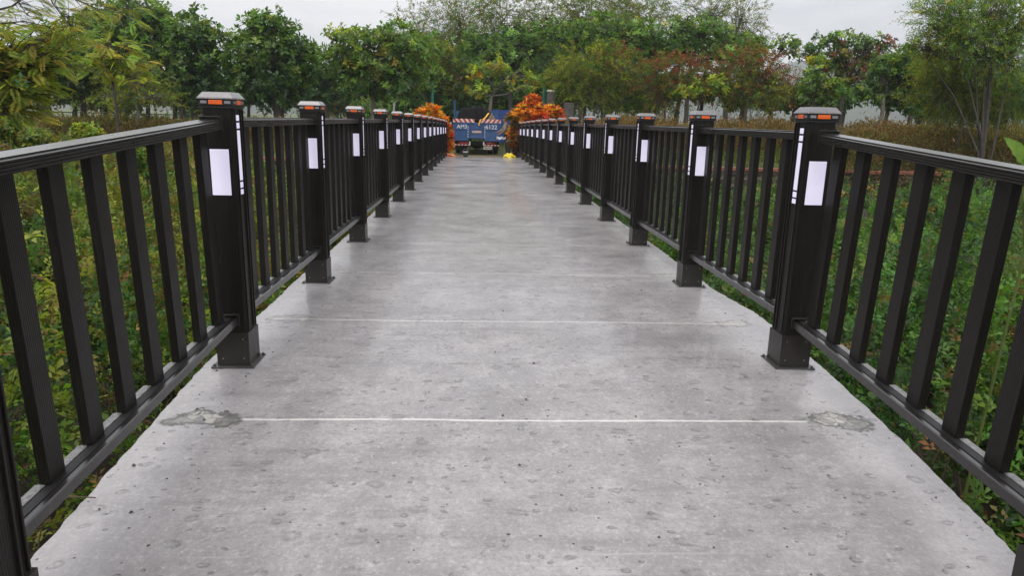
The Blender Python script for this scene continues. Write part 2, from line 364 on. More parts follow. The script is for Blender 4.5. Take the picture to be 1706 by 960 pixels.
def grid_mesh(name, xs, ys, zf, m):
    X, Y = np.meshgrid(xs, ys); Z = zf(X, Y); nx, ny = len(xs), len(ys)
    V = np.stack([X, Y, Z], -1).reshape(-1, 3)
    i = np.arange(ny-1)[:, None]*nx + np.arange(nx-1)[None]; i = i.reshape(-1)
    F = np.stack([i, i+1, i+nx+1, i+nx], 1)
    me = bpy.data.meshes.new(name); me.vertices.add(len(V)); me.vertices.foreach_set('co', V.reshape(-1).astype(np.float32))
    me.loops.add(F.size); me.loops.foreach_set('vertex_index', F.reshape(-1).astype(np.int32))
    me.polygons.add(len(F)); me.polygons.foreach_set('loop_start', (np.arange(len(F))*4).astype(np.int32)); me.polygons.foreach_set('loop_total', np.full(len(F), 4, np.int32))
    me.materials.append(m); me.update(calc_edges=True); me.validate()
    me.polygons.foreach_set('use_smooth', [True]*len(me.polygons))
    return link(bpy.data.objects.new(name, me))
def soil_mat():
    m, nt, p = mat('ground_soil'); pos = node(nt, 'ShaderNodeNewGeometry').outputs['Position']; s = node(nt, 'ShaderNodeSeparateXYZ', {0: pos})
    n1 = noise(nt, pos, .6, 5, .6); n2 = noise(nt, pos, 9, 5, .7)
    soil = mixc(nt, ramp(nt, n2, .3, .7), (.012, .009, .006), (.040, .028, .016))
    grass = mixc(nt, ramp(nt, n2, .3, .7), (.055, .080, .018), (.11, .13, .035))
    dirt = mixc(nt, ramp(nt, n2, .3, .7), (.13, .09, .055), (.24, .18, .12))
    far = ramp(nt, s.outputs[1], 27.5, 29.5)
    c = mixc(nt, math_(nt, 'MULTIPLY', far, ramp(nt, n1, .3, .45)), soil, grass)
    dx = math_(nt, 'ABSOLUTE', math_(nt, 'ADD', s.outputs[0], .2))
    onp = math_(nt, 'MULTIPLY', math_(nt, 'MULTIPLY', far, ramp(nt, math_(nt, 'MULTIPLY_ADD', n1, 1.5, dx), 2.9, 3.6, 1, 0)), ramp(nt, s.outputs[1], 31.2, 33.0, 1, .15))
    c = mixc(nt, onp, c, dirt)
    nt.links.new(c, p.inputs['Base Color']); p.inputs['Roughness'].default_value = .9
    nt.links.new(node(nt, 'ShaderNodeBump', {'Strength': .7, 'Distance': .05, 'Height': n2}).outputs[0], p.inputs['Normal'])
    return m
M['soil'] = soil_mat()
def nonuni(lo, hi, step, far):
    c = list(np.arange(lo, hi+step/2, step)); a = []; d = step; q = hi
    while q < far: d *= 1.35; q += d; a.append(min(q, far))
    b = []; d = step; q = lo
    while q > -far: d *= 1.35; q -= d; b.append(max(q, -far))
    return np.array(b[::-1]+c+a)  # grows coarser outwards
g = grid_mesh('ground', nonuni(-26, 30, .3, 2500), nonuni(-6, 32, .3, 2500), ground, M['soil']); tag(g, kind='structure')

def hill_mat():
    m, nt, p = mat('hill_forest'); pos = node(nt, 'ShaderNodeNewGeometry').outputs['Position']
    n = noise(nt, pos, .03, 8, .75)
    nt.links.new(mixc(nt, ramp(nt, n, .35, .65), (.02, .032, .022), (.055, .075, .045)), p.inputs['Base Color']); p.inputs['Roughness'].default_value = 1
    nt.links.new(node(nt, 'ShaderNodeBump', {'Strength': 1, 'Distance': 14, 'Height': n}).outputs[0], p.inputs['Normal'])
    return m
M['hill'] = hill_mat()
def make_hills():
    na, nr = 260, 26; V = []; F = []
    for j in range(nr):
        r = 800 + j*42
        for i in range(na):
            a = 2*math.pi*i/na                                   # a=0 is +y, clockwise
            base = 62 + 26*math.sin(a*3+.5) + 17*math.sin(a*7+1.2) + 9*math.sin(a*17+.3) + 60*math.exp(-((a-.62)/.22)**2) + 22*math.exp(-((a-5.75)/.25)**2) - 18*math.exp(-((a-6.1)/.14)**2)
            t = min(1, j/(nr-6)); prof = t*t*(3-2*t)
            h = -1 + 1.15*max(26, base)*prof + 5*math.sin(i*1.7+j*.9)*t + 3*math.sin(i*.9-j*1.7)*t
            V.append((r*math.sin(a), r*math.cos(a), h if j else -2))
    for j in range(nr-1):
        for i in range(na):
            i2 = (i+1) % na; F.append((j*na+i, j*na+i2, (j+1)*na+i2, (j+1)*na+i))
    me = bpy.data.meshes.new('hills'); me.from_pydata(V, [], F); me.materials.append(M['hill']); me.polygons.foreach_set('use_smooth', [True]*len(F))
    return tag(link(bpy.data.objects.new('hills', me)), kind='structure')
make_hills()

# ------------------------------------------------------------------ bridge deck
Y_END = 29.3
def make_deck():
    le = [(-14, -1.76), (1.0, -1.68), (2.2, -1.695), (2.65, -1.715), (3.2, -1.715), (3.85, -1.735), (5.3, -1.735), (6, -1.75), (31, -1.76)]
    re = [(-14, 1.66), (1.0, 1.62), (2.15, 1.66), (2.65, 1.69), (3.05, 1.71), (3.88, 1.75), (4.95, 1.80), (5.7, 1.72), (8, 1.74), (31, 1.78)]
    ys = np.concatenate([np.arange(-14, 1, .5), np.arange(1, 9, .035), np.arange(9, Y_END-.1, .12), [Y_END-.06, Y_END]])
    L = np.interp(ys, *zip(*le)) + .004*np.sin(ys*5.3) + .002*np.sin(ys*13.1+1) + .002*np.sin(ys*31+np.sin(ys*9)) + .0025*rng.standard_normal(len(ys))
    R = np.interp(ys, *zip(*re)) + .004*np.sin(ys*4.1+2) + .002*np.sin(ys*14.1) + .002*np.sin(ys*29+np.sin(ys*8)) + .0025*rng.standard_normal(len(ys))
    nx = 26; V = []; F = []; MI = []
    for j, y in enumerate(ys):
        z = zdeck(y); b = bend(y)
        row = [L[j] + (R[j]-L[j])*i/(nx-1) for i in range(nx)]
        yy = y + (.0 if j < len(ys)-1 else 0)
        for i, x in enumerate(row):
            dz = 0.0 if 0 < i < nx-1 else -.006
            tw = (x+.2)*.25 if j == len(ys)-1 else 0
            V.append((x+b, yy+tw, z+dz + .002*math.sin(x*3+y*1.3)))
        w = .008*math.sin(y*13)+.005*rng.standard_normal()
        V.append((L[j]+b-.006+w*.5, yy, z-.06)); V.append((R[j]+b+.006+w*.5, yy, z-.06))
        V.append((L[j]+b+.03+w, yy, z-.26)); V.append((R[j]+b-.03+w, yy, z-.26))
    st = nx+4
    for j in range(len(ys)-1):
        a = j*st; c = a+st
        for i in range(nx-1): F.append((a+i, a+i+1, c+i+1, c+i)); MI.append(0)
        for q in ((a, c, c+nx, a+nx), (a+nx, c+nx, c+nx+2, a+nx+2), (a+nx-1, a+nx+1, c+nx+1, c+nx-1), (a+nx+1, a+nx+3, c+nx+3, c+nx+1), (a+nx+2, c+nx+2, c+nx+3, a+nx+3)):
            F.append(q); MI.append(1)
    e = (len(ys)-1)*st; F.append(tuple([e+i for i in range(nx)]+[e+nx+1, e+nx+3, e+nx+2, e+nx])); MI.append(1)
    me = bpy.data.meshes.new('bridge_deck'); me.from_pydata(V, [], F); me.materials.append(M['concrete']); me.materials.append(M['slab_side'])
    me.polygons.foreach_set('material_index', MI)
    o = link(bpy.data.objects.new('bridge_deck', me)); tag(o, kind='structure')
    for x in (-1.0, 1.0):
        b = MB()
        for y0 in np.arange(-13, 28, 4.1):
            b.box(x-.16+bend(y0+2), x+.16+bend(y0+2), y0, y0+4.1, zdeck(y0+2)-.75, zdeck(y0+2)-.27)
        b.build('bridge_girder', M['slab_side'], o)
    for y in (9.0, 20.0):
        b = MB(); b.box(-1.5, 1.5, y-.3, y+.3, -1.02+zdeck(y), -.76+zdeck(y))
        for x in (-1, 1): b.tube([(x, y, -2.6), (x, y, -1.0+zdeck(y))], .25, 14)
        b.build('bridge_pier', M['slab_side'], o)
    b = MB(); b.box(-2.3, 2.3, 28.3, 29.0, -2.6, -.78); b.box(-2.3, 2.3, 29.02, 29.25, -2.6, -.56)
    b.build('abutment', M['slab_side'], o)
make_deck()

def grit():
    b = MB()
    for _ in range(260):
        y = 1.6+abs(random.gauss(0, 1))*4.5; x = random.uniform(-1.66, 1.6) if random.random() < .6 else random.choice((-1, 1))*random.uniform(1.25, 1.64); s_ = random.choice((.003, .004, .005, .008)); z = zdeck(y)
        if y > 14: continue
        v = [(x+bend(y)+s_*random.uniform(.6, 1.3)*math.cos(a), y+s_*random.uniform(.6, 1.3)*math.sin(a), z-.001) for a in (0, 1.3, 2.6, 3.9, 5.2)]+[(x+bend(y), y, z+s_*random.uniform(.5, 1.1))]
        b.add(v, [(0, 1, 5), (1, 2, 5), (2, 3, 5), (3, 4, 5), (4, 0, 5), (4, 3, 2, 1, 0)])
    o = b.build('grit', M['stone_grit']); tag(o, 'small dark crumbs of grit scattered on the concrete deck', 'grit', kind='stuff')
M['stone_grit'] = simple('grit_stone', (.07, .06, .05), .8, 0, 0, .5, 20)
grit()
def twig(label, pts, r):
    o = MB().tube([Vector(p) for p in pts], r, 6).build('twig', M['stem']); tag(o, label, 'twig')
twig('short pale dry twig lying across the left edge of the concrete deck', [(-1.86, 2.40, -.085), (-1.74, 2.44, -.062), (-1.66, 2.46, -.078)], [.004, .004, .002])

# ------------------------------------------------------------------ railings
S, Y0, W, PW = 2.0, -.2118, 1.5555, .158
H_TOP = 1.312
def rail_profile(w, z0, z1, grooves):
    """closed profile in x,z with stepped sides"""
    h = w/2; pts = []
    n = grooves; dz = (z1-z0-.006)/n; right = []
    z = z0
    for i in range(n):
        right += [(h, z+.0005), (h, z+dz-.0040), (h-.0045, z+dz-.0005)]; z += dz
    right.append((h-.004, z1))
    return right + [(-x, z) for x, z in reversed(right)]

BY = [.140+.2400*i for i in range(7)]+[1.805]
def railing(sgn, n_post, label):
    root = empty('bridge_railing', (sgn*W, Y0, 0)); tag(root, label, 'railing')
    inner = -sgn                                            # x direction towards the walkway
    P = [Vector((bend(Y0+k*S), k*S + (.0406 if sgn > 0 else 0), zdeck(Y0+k*S))) for k in range(n_post+1)]
    if sgn < 0: P[1] += Vector((-.012, -.045, 0))
    protos = {}
    # --- post
    def mk_post(loc):
        h = PW/2; b = MB()
        # body with a slot down the face turned to the walkway
        prof = [(-h, -h+.012), (-h+.012, -h), (h-.012, -h), (h, -h+.012), (h, h-.012), (h-.012, h), (-h+.012, h), (-h, h-.012)]
        b.add([(x, y, .10) for x, y in prof]+[(x, y, 1.362) for x, y in prof], [tuple(range(8)), tuple(range(15, 7, -1))]+[(i, (i+1) % 8, 8+(i+1) % 8, 8+i) for i in range(8)])
        fx = inner*h
        def fin(y0, y1, d, z0, z1, mi=0): b.box(min(fx, fx+inner*d), max(fx, fx+inner*d), y0, y1, z0, z1, mi)
        fin(-h+.014, -h+.022, .008, .20, 1.355); fin(h-.026, h-.018, .008, .20, 1.355); fin(h-.060, h-.052, .008, .20, 1.355)
        p = b.build('post', M['post'], root); p.location = loc
        c = MB(); o_ = .0865
        c.add([(-o_, -o_, .006), (o_, -o_, .006), (o_, o_, .006), (-o_, o_, .006), (-o_, -o_, .19), (o_, -o_, .19), (o_, o_, .19), (-o_, o_, .19)], [(0, 3, 2, 1), (4, 5, 6, 7), (0, 1, 5, 4), (1, 2, 6, 5), (2, 3, 7, 6), (3, 0, 4, 7)])
        r = MB()
        for x in (-.055, .055):
            for z in (.045, .155):
                r.tube([(x, -o_+.001, z), (x, -o_-.003, z)], .0035, 8)
        c.v += []; nb = len(c.v); c.add(r.v, r.f, 1); c.build('collar', [M['collar'], M['bolt']], p, bevel=.0)
        bp = MB(); bp.box(-.114, .114, -.114, .114, -.004, .006); bp.build('base_plate', M['plate'], p, bevel=.002)
        for x in (-.100, .100):
            for y in (-.100, .100): bb = MB(); bb.lathe([(.010, .006), (.010, .012), (.005, .0125), (.005, .018)], (x, y, 0), 6); bb.build('anchor_bolt', M['plate'], p)
        # white reflective sheet, its glow added as emission, on both faces across the walkway direction
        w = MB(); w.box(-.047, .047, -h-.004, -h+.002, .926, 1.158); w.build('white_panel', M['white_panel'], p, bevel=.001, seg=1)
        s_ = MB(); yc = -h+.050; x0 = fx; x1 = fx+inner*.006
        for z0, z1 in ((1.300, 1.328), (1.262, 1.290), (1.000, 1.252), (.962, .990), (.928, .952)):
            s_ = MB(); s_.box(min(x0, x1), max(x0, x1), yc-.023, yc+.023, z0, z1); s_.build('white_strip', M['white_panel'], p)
        # cap
        k = MB(); k.frustum(.170, .170, 1.360, 1.368); k.frustum(.160, .160, 1.368, 1.374); k.frustum(.170, .170, 1.374, 1.402); k.frustum(.176, .176, 1.402, 1.405)
        rots = [(math.cos(a*math.pi/2), math.sin(a*math.pi/2)) for a in range(4)]
        for ca, sa in rots:
            for xo in (-.0585, .0585):
                mb = MB(); mb.box(xo-.015, xo+.015, -.0868, -.0840, 1.382, 1.396); k.add([(x*ca-y*sa, x*sa+y*ca, z) for x, y, z in mb.v], mb.f, 1)
        k.build('cap_rim', [M['black'], M['clear']], p)
        k = MB(); k.frustum(.184, .182, 1.405, 1.408); k.frustum(.182, .138, 1.408, 1.438); k.build('cap', M['silver'], p, bevel=.003)
        for ca, sa in rots:
            mb = MB(); mb.box(-.034, .034, -.089, -.083, 1.3775, 1.3995); q = MB(); q.add([(x*ca-y*sa, x*sa+y*ca, z) for x, y, z in mb.v], mb.f); q.build('reflector', M['orange'], p, bevel=.002)
        return p
    post0 = mk_post(P[0])
    kids = [c for c in root.children][0:0]
    post_kids = list(post0.children)
    for k in range(1, n_post+1):
        c = copy_of(post0, root, P[k])
        for ch in post_kids: copy_of(ch, c)
    # --- rails
    L = S-PW
    def mk_rail(name, w, z0, z1, gr, off):
        b = MB(); b.prism([(q+off, r_) for q, r_ in rail_profile(w, z0, z1, gr)], PW/2+.001, PW/2+L-.001)
        if name == 'bottom_rail':
            b = MB()
            b.prism([(q+sgn*.004, r_) for q, r_ in [(-.046, .250), (.046, .250), (.046, .286), (.041, .290), (-.041, .290), (-.046, .286)]], PW/2+.001, PW/2+L-.001)
        if name == 'bottom_rail':
            yb = [PW/2+.004]+[q+e for q in BY for e in (-.044, .044)]+[S-PW/2-.004]
            for q in range(0, 18, 2):
                x0, x1 = sorted((sgn*.018, sgn*.049)); b.box(x0, x1, yb[q], yb[q+1], .2903, .2945, 1)
        r = b.build(name, [M['rail'], M['spacer']], root)
        for e, ys in (('bracket', (PW/2+.0005, PW/2+.010)), ('bracket', (PW/2+L-.010, PW/2+L-.0005))):
            k = MB(); hw = w/2+.004
            k.box(-hw, hw, ys[0], ys[1], z0-.010, z1+.012)
            yy = (ys[0]-.0, ys[0]+.028) if ys[0] < 1 else (ys[1]-.028, ys[1])
            k.box(-hw, hw, yy[0]+.0002, yy[1], z1+.0125, z1+.0165)
            for xo in (-hw*.55, hw*.55): k.tube([(xo, sum(yy)/2, z1+.0165), (xo, sum(yy)/2, z1+.0225)], .006, 8)
            k.build('bracket', M['collar'], r, bevel=.0012, seg=1)
        return r
    tr = mk_rail('top_rail', .100, 1.264, H_TOP, 4, 0)
    br = mk_rail('bottom_rail', .096, .250, .290, 2, 0)
    gx = sorted((-sgn*.018, sgn*.012)); gs = MB(); gs.box(gx[0], gx[1], PW/2+.002, PW/2+L-.002, .2903, .2930); gasket = gs.build('rubber_gasket', M['black'], br)
    # baluster proto
    bb = MB(); bw, bt = .083, .035
    bb.box(-bt/2, bt/2, -bw/2, bw/2, .2935, 1.2635); bal0 = bb.build('baluster', M['bar'], root, bevel=.002)
    first = True
    pos_y = BY; bx = sgn*.0200
    rest = MB()
    for k in range(n_post):
        a = P[k]; d = P[k+1]-P[k]; rot = (math.asin(d.z/d.length), 0, math.atan2(-d.x, d.y))
        Mx = Matrix.Translation(a) @ Matrix.Rotation(rot[2], 4, 'Z') @ Matrix.Rotation(rot[0], 4, 'X') @ Matrix.Diagonal((1, d.length/S, 1, 1))
        for r in (tr, br):
            if k == 0: c = r
            else:
                c = copy_of(r, root)
                for ch in r.children: copy_of(ch, c)
            c.matrix_local = Mx
        for i, yy in enumerate(pos_y):
            if k < 12:
                if first: c = bal0; first = False
                else: c = copy_of(bal0, root)
                c.matrix_local = Mx @ Matrix.Translation((bx, yy, 0))
            else:
                t = Mx @ Matrix.Translation((bx, yy, 0)); mb = MB(); mb.box(-bt/2, bt/2, -bw/2, bw/2, .2935, 1.2635)
                rest.add([tuple(t @ Vector(v)) for v in mb.v], mb.f)
    o = rest.build('baluster', M['bar'], root); o['kind'] = 'stuff'
    return root
rl = railing(-1, 15, 'dark brown metal post and baluster railing along the left edge of the footbridge')
rr = railing(1, 16, 'dark brown metal post and baluster railing along the right edge of the footbridge')

# ------------------------------------------------------------------ foliage
def unit(v): return v/np.maximum(np.linalg.norm(v, axis=1, keepdims=True), 1e-9)
def leaves_obj(name, P, D, N, L, Wd, C, m, parent=None, fold=.18, droop=.15):
    """n leaves as folded, drooping blades: P base, D axis, N face normal, L length, Wd width, C colour"""
    n = len(P); D = unit(D); Sd = unit(np.cross(D, N)); N = unit(np.cross(Sd, D)); L = L[:, None]; Wd = Wd[:, None]
    mid = P + D*L*.5; tip = P + D*L - N*L*droop
    V = np.stack([P, mid + Sd*Wd*.5 + N*Wd*fold, tip, mid - Sd*Wd*.5 + N*Wd*fold], 1).reshape(-1, 3).astype(np.float32)
    b = (np.arange(n)*4)[:, None]
    F = np.concatenate([b+[0, 1, 2], b+[0, 2, 3]], 1).reshape(-1).astype(np.int32); nf = 2*n
    me = bpy.data.meshes.new(name); me.vertices.add(4*n); me.vertices.foreach_set('co', V.reshape(-1))
    me.loops.add(len(F)); me.loops.foreach_set('vertex_index', F)
    me.polygons.add(nf); me.polygons.foreach_set('loop_start', (np.arange(nf)*3).astype(np.int32)); me.polygons.foreach_set('loop_total', np.full(nf, 3, np.int32))
    me.update(calc_edges=True)
    at_ = me.attributes.new('leaf_colour', 'FLOAT_COLOR', 'POINT')
    cc = np.ones((n, 4, 4), np.float32); cc[:, :, :3] = C[:, None, :]; at_.data.foreach_set('color', cc.reshape(-1))
    me.materials.append(m)
    return link(bpy.data.objects.new(name, me), parent)

def palette(n, cols, wts, jit=.22):
    cols = np.array(cols); i = rng.choice(len(cols), n, p=np.array(wts)/sum(wts)); c = cols[i]
    return np.clip(c*(1+jit*rng.standard_normal((n, 1)))*(1+.08*rng.standard_normal((n, 3))), .002, .9)
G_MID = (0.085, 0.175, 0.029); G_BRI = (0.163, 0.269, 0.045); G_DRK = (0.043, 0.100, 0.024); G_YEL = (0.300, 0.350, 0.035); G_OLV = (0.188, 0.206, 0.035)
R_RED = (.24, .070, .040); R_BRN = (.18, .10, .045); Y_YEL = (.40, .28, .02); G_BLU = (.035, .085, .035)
PAL = {
 'mid': ([G_MID, G_BRI, G_DRK, G_YEL], [.5, .3, .15, .03]),
 'bright': ([G_BRI, G_MID, G_YEL, Y_YEL], [.5, .3, .18, .02]),
 'dark': ([G_DRK, G_MID, G_BLU], [.55, .3, .15]),
 'olive': ([G_OLV, G_MID, G_YEL, R_BRN], [.5, .25, .2, .05]),
 'yellow': ([G_YEL, G_BRI, Y_YEL, G_MID], [.5, .3, .12, .08]),
 'red': ([R_RED, R_BRN, G_MID, G_OLV], [.42, .25, .20, .13]),
 'redgreen': ([G_MID, G_OLV, R_RED, R_BRN], [.34, .28, .22, .16]),
 'feather': ([G_OLV, G_MID, G_BRI, (.20, .18, .04)], [.4, .25, .15, .2]), 'frond': ([(.33, .35, .06), (.23, .31, .05), (.40, .34, .08), (.16, .23, .04)], [.4, .3, .15, .15]),
}
def sph(n):
    v = rng.standard_normal((n, 3)); return unit(v)
def lobe_points(c, r, n, ns, shell=.45):
    """points spread through an uneven lobe: gaps and bulges from a 3-D wave noise"""
    d = sph(int(n*2.4)); rad = rng.random(len(d))**shell
    p = d*rad[:, None]; q = p*3.1 + ns
    w = np.sin(q[:, 0]*1.7+np.sin(q[:, 1]*2.1))+np.sin(q[:, 1]*1.9+np.sin(q[:, 2]*1.7))+np.sin(q[:, 2]*2.3+np.sin(q[:, 0]*2.0))
    bulge = 1 + .16*np.sin(d[:, 0]*5+ns)+.12*np.sin(d[:, 2]*7+ns*2)+.10*np.sin(d[:, 1]*6-ns)
    keep = (w > -1.1)
    p = (p*bulge[:, None])[keep][:n]; d = d[keep][:n]; w = w[keep][:n]
    return c + p*r, d, w
def tree(name, label, cat, Y, base_u, lobes, kind, pal, dens=1.0, leaf=.22, bark='bark', trunk_r=.14, fork=.3, zbase=None, twigs=.5, stems=1, lean=0):
    """lobes: (u, v, ru, rv[, palette]) read off the photograph and turned into metres at distance Y"""
    bx = at(base_u, 200, Y).x; zb = float(ground(bx, Y)) if zbase is None else zbase
    root = empty(name, (bx, Y, zb)); tag(root, label, cat)
    k = Y/FPX*1.0; PT = []; DD = []; NN = []; LL = []; WW = []; CC = []
    T = MB(); lob = []
    for lb in lobes:
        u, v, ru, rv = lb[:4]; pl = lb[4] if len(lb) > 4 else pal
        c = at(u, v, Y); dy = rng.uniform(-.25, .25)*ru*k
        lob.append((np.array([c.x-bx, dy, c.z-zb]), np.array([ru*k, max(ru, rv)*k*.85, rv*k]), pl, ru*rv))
    zmin = min(l[0][2]-l[1][2] for l in lob); zmax = max(l[0][2]+l[1][2] for l in lob)
    fz = max(.4, zmin + (zmax-zmin)*fork*.5)
    cxm = float(np.mean([l[0][0] for l in lob]))*.25
    fp = Vector((cxm+lean, 0, fz))
    tp = [Vector((0, 0, -.25)), Vector((cxm*.3+random.uniform(-.08, .08)+lean*.3, random.uniform(-.05, .05), fz*.4)), Vector((cxm*.7+random.uniform(-.08, .08)+lean*.7, 0, fz*.75)), fp]
    T.tube(tp, [trunk_r*1.35, trunk_r*1.05, trunk_r*.9, trunk_r*.75], 9)
    for q in range(stems-1):
        a0 = random.uniform(0, 6.28); l = random.choice(lob)[0]; e = Vector(l)+Vector((random.uniform(-.5, .5), 0, random.uniform(0, .8)))
        T.tube([(.12*math.cos(a0), .12*math.sin(a0), -.2), Vector((.15*math.cos(a0), .15*math.sin(a0), 0))+Vector((e.x*.15, e.y*.15, e.z*.35)), Vector((e.x*.5, e.y*.5, e.z*.7)), e], [trunk_r*.8, trunk_r*.6, trunk_r*.42, trunk_r*.15], 7)
    for c, r, pl, area in lob:
        n = max(14, int(area*3.14/ (34 if kind != 'frond' else 90) * dens * 1.75 * (.22/leaf)**1.0 * (.22/leaf if kind == 'broad' else 1)*(40/Y if kind == 'broad' else 1)**-0.0))
        pts, d, w = lobe_points(c, r, n, rng.uniform(0, 9))
        # limbs to the lobe, side branches from them to the leaf clusters
        cV = Vector(c); a = fp.lerp(cV, .35) + Vector((random.uniform(-.2, .2), random.uniform(-.2, .2), -.06*(cV-fp).length))
        b_ = fp.lerp(cV, .75) + Vector((random.uniform(-.2, .2), random.uniform(-.2, .2), .05))
        r0 = trunk_r*.6; T.tube([fp, a, b_, cV], [r0, r0*.7, r0*.5, r0*.28], 7)
        nt_ = int(min(len(pts), 70)*twigs)+4
        for i in rng.choice(len(pts), min(nt_, len(pts)), replace=False):
            e = Vector(pts[i]); s0 = (a.lerp(b_, random.random()) if random.random() < .5 else b_.lerp(cV, random.random()))
            m1 = s0.lerp(e, .5) + Vector((0, 0, -.08*(e-s0).length))*random.uniform(-1, 1.5) + Vector((random.uniform(-.1, .1), random.uniform(-.1, .1), 0))
            T.tube([s0, m1, e], [r0*.26, r0*.16, .008], 5, cap=False)
        if kind == 'broad':
            nl = 10; m_ = len(pts); ax = unit(d*.8 + np.array([0, 0, .75]) + .35*rng.standard_normal((m_, 3)))
            h1 = unit(np.cross(ax, rng.standard_normal((m_, 3)))); h2 = np.cross(ax, h1)
            base_c = palette(m_, *PAL[pl], jit=.30)
            ph0 = rng.random(m_)*6.28
            for j in range(nl):
                ph = ph0 + j*2.4 + .3*rng.standard_normal(m_); el = rng.uniform(.05, .75, m_) if j else np.full(m_, 1.2)
                dd = (h1*np.cos(ph)[:, None]+h2*np.sin(ph)[:, None])*np.cos(el)[:, None] + ax*np.sin(el)[:, None]
                s_ = leaf*.86*rng.uniform(.65, 1.3, m_)
                PT.append(pts + ax*(.12*rng.uniform(-1, 1, (m_, 1))) + dd*.03); DD.append(dd); NN.append(ax + .25*rng.standard_normal((m_, 3))); LL.append(s_); WW.append(s_*rng.uniform(.48, .66, m_))
                mix = rng.random((m_, 1)); CC.append(base_c*(.85+.3*mix))
        elif kind == 'fine':
            nl = 16; m_ = len(pts); base_c = palette(m_, *PAL[pl], jit=.25)
            ax = unit(d + np.array([0, 0, .3]) + .5*rng.standard_normal((m_, 3))); ln = rng.uniform(.35, .75, m_)*(leaf/.1)**.5
            for j in range(nl):
                t = (j+.5)/nl; sd = unit(np.cross(ax, rng.standard_normal((m_, 3))))
                dd = unit(ax*.7+sd*.9+np.array([0, 0, -.25])); s_ = leaf*rng.uniform(.6, 1.25, m_)
                PT.append(pts + ax*(ln*t)[:, None] + np.array([0, 0, -1.])*((ln*t*t)[:, None]*.35)); DD.append(dd); NN.append(np.array([0, 0, 1.]) + .6*rng.standard_normal((m_, 3)))
                LL.append(s_); WW.append(s_*rng.uniform(.22, .34, m_)); CC.append(base_c*rng.uniform(.8, 1.2, (m_, 1)))
        elif kind == 'frond':
            m_ = len(pts); base_c = palette(m_, *PAL[pl], jit=.22)
            ax = d*np.array([1, 1, .3]) + .6*rng.standard_normal((m_, 3))*np.array([1, 1, .45]) + np.array([.12, 0, -.05]); ax = unit(ax)
            ln = leaf*rng.uniform(2.2, 3.6, m_); sd = unit(np.cross(ax, np.array([0, -.55, 1.])+.5*rng.standard_normal((m_, 3))))
            up = np.cross(sd, ax); npair = 11
            for j in range(npair):
                t = (j+1)/npair
                for sg in (-1, 1):
                    dd = sd*sg + ax*.55; s_ = leaf*(1.05-.55*abs(t-.45)*1.6)*rng.uniform(.8, 1.15, m_)
                    PT.append(pts + ax*(ln*t)[:, None] - np.array([0, 0, 1.])*((ln*t*t)[:, None]*.22)); DD.append(dd); NN.append(up); LL.append(s_); WW.append(s_*.40); CC.append(base_c*rng.uniform(.85, 1.15, (m_, 1)))
    T.build('trunk', M[bark], root, smooth=True)
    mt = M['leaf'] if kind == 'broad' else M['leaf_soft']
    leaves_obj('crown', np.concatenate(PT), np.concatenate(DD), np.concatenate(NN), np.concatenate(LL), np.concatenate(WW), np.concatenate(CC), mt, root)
    return root

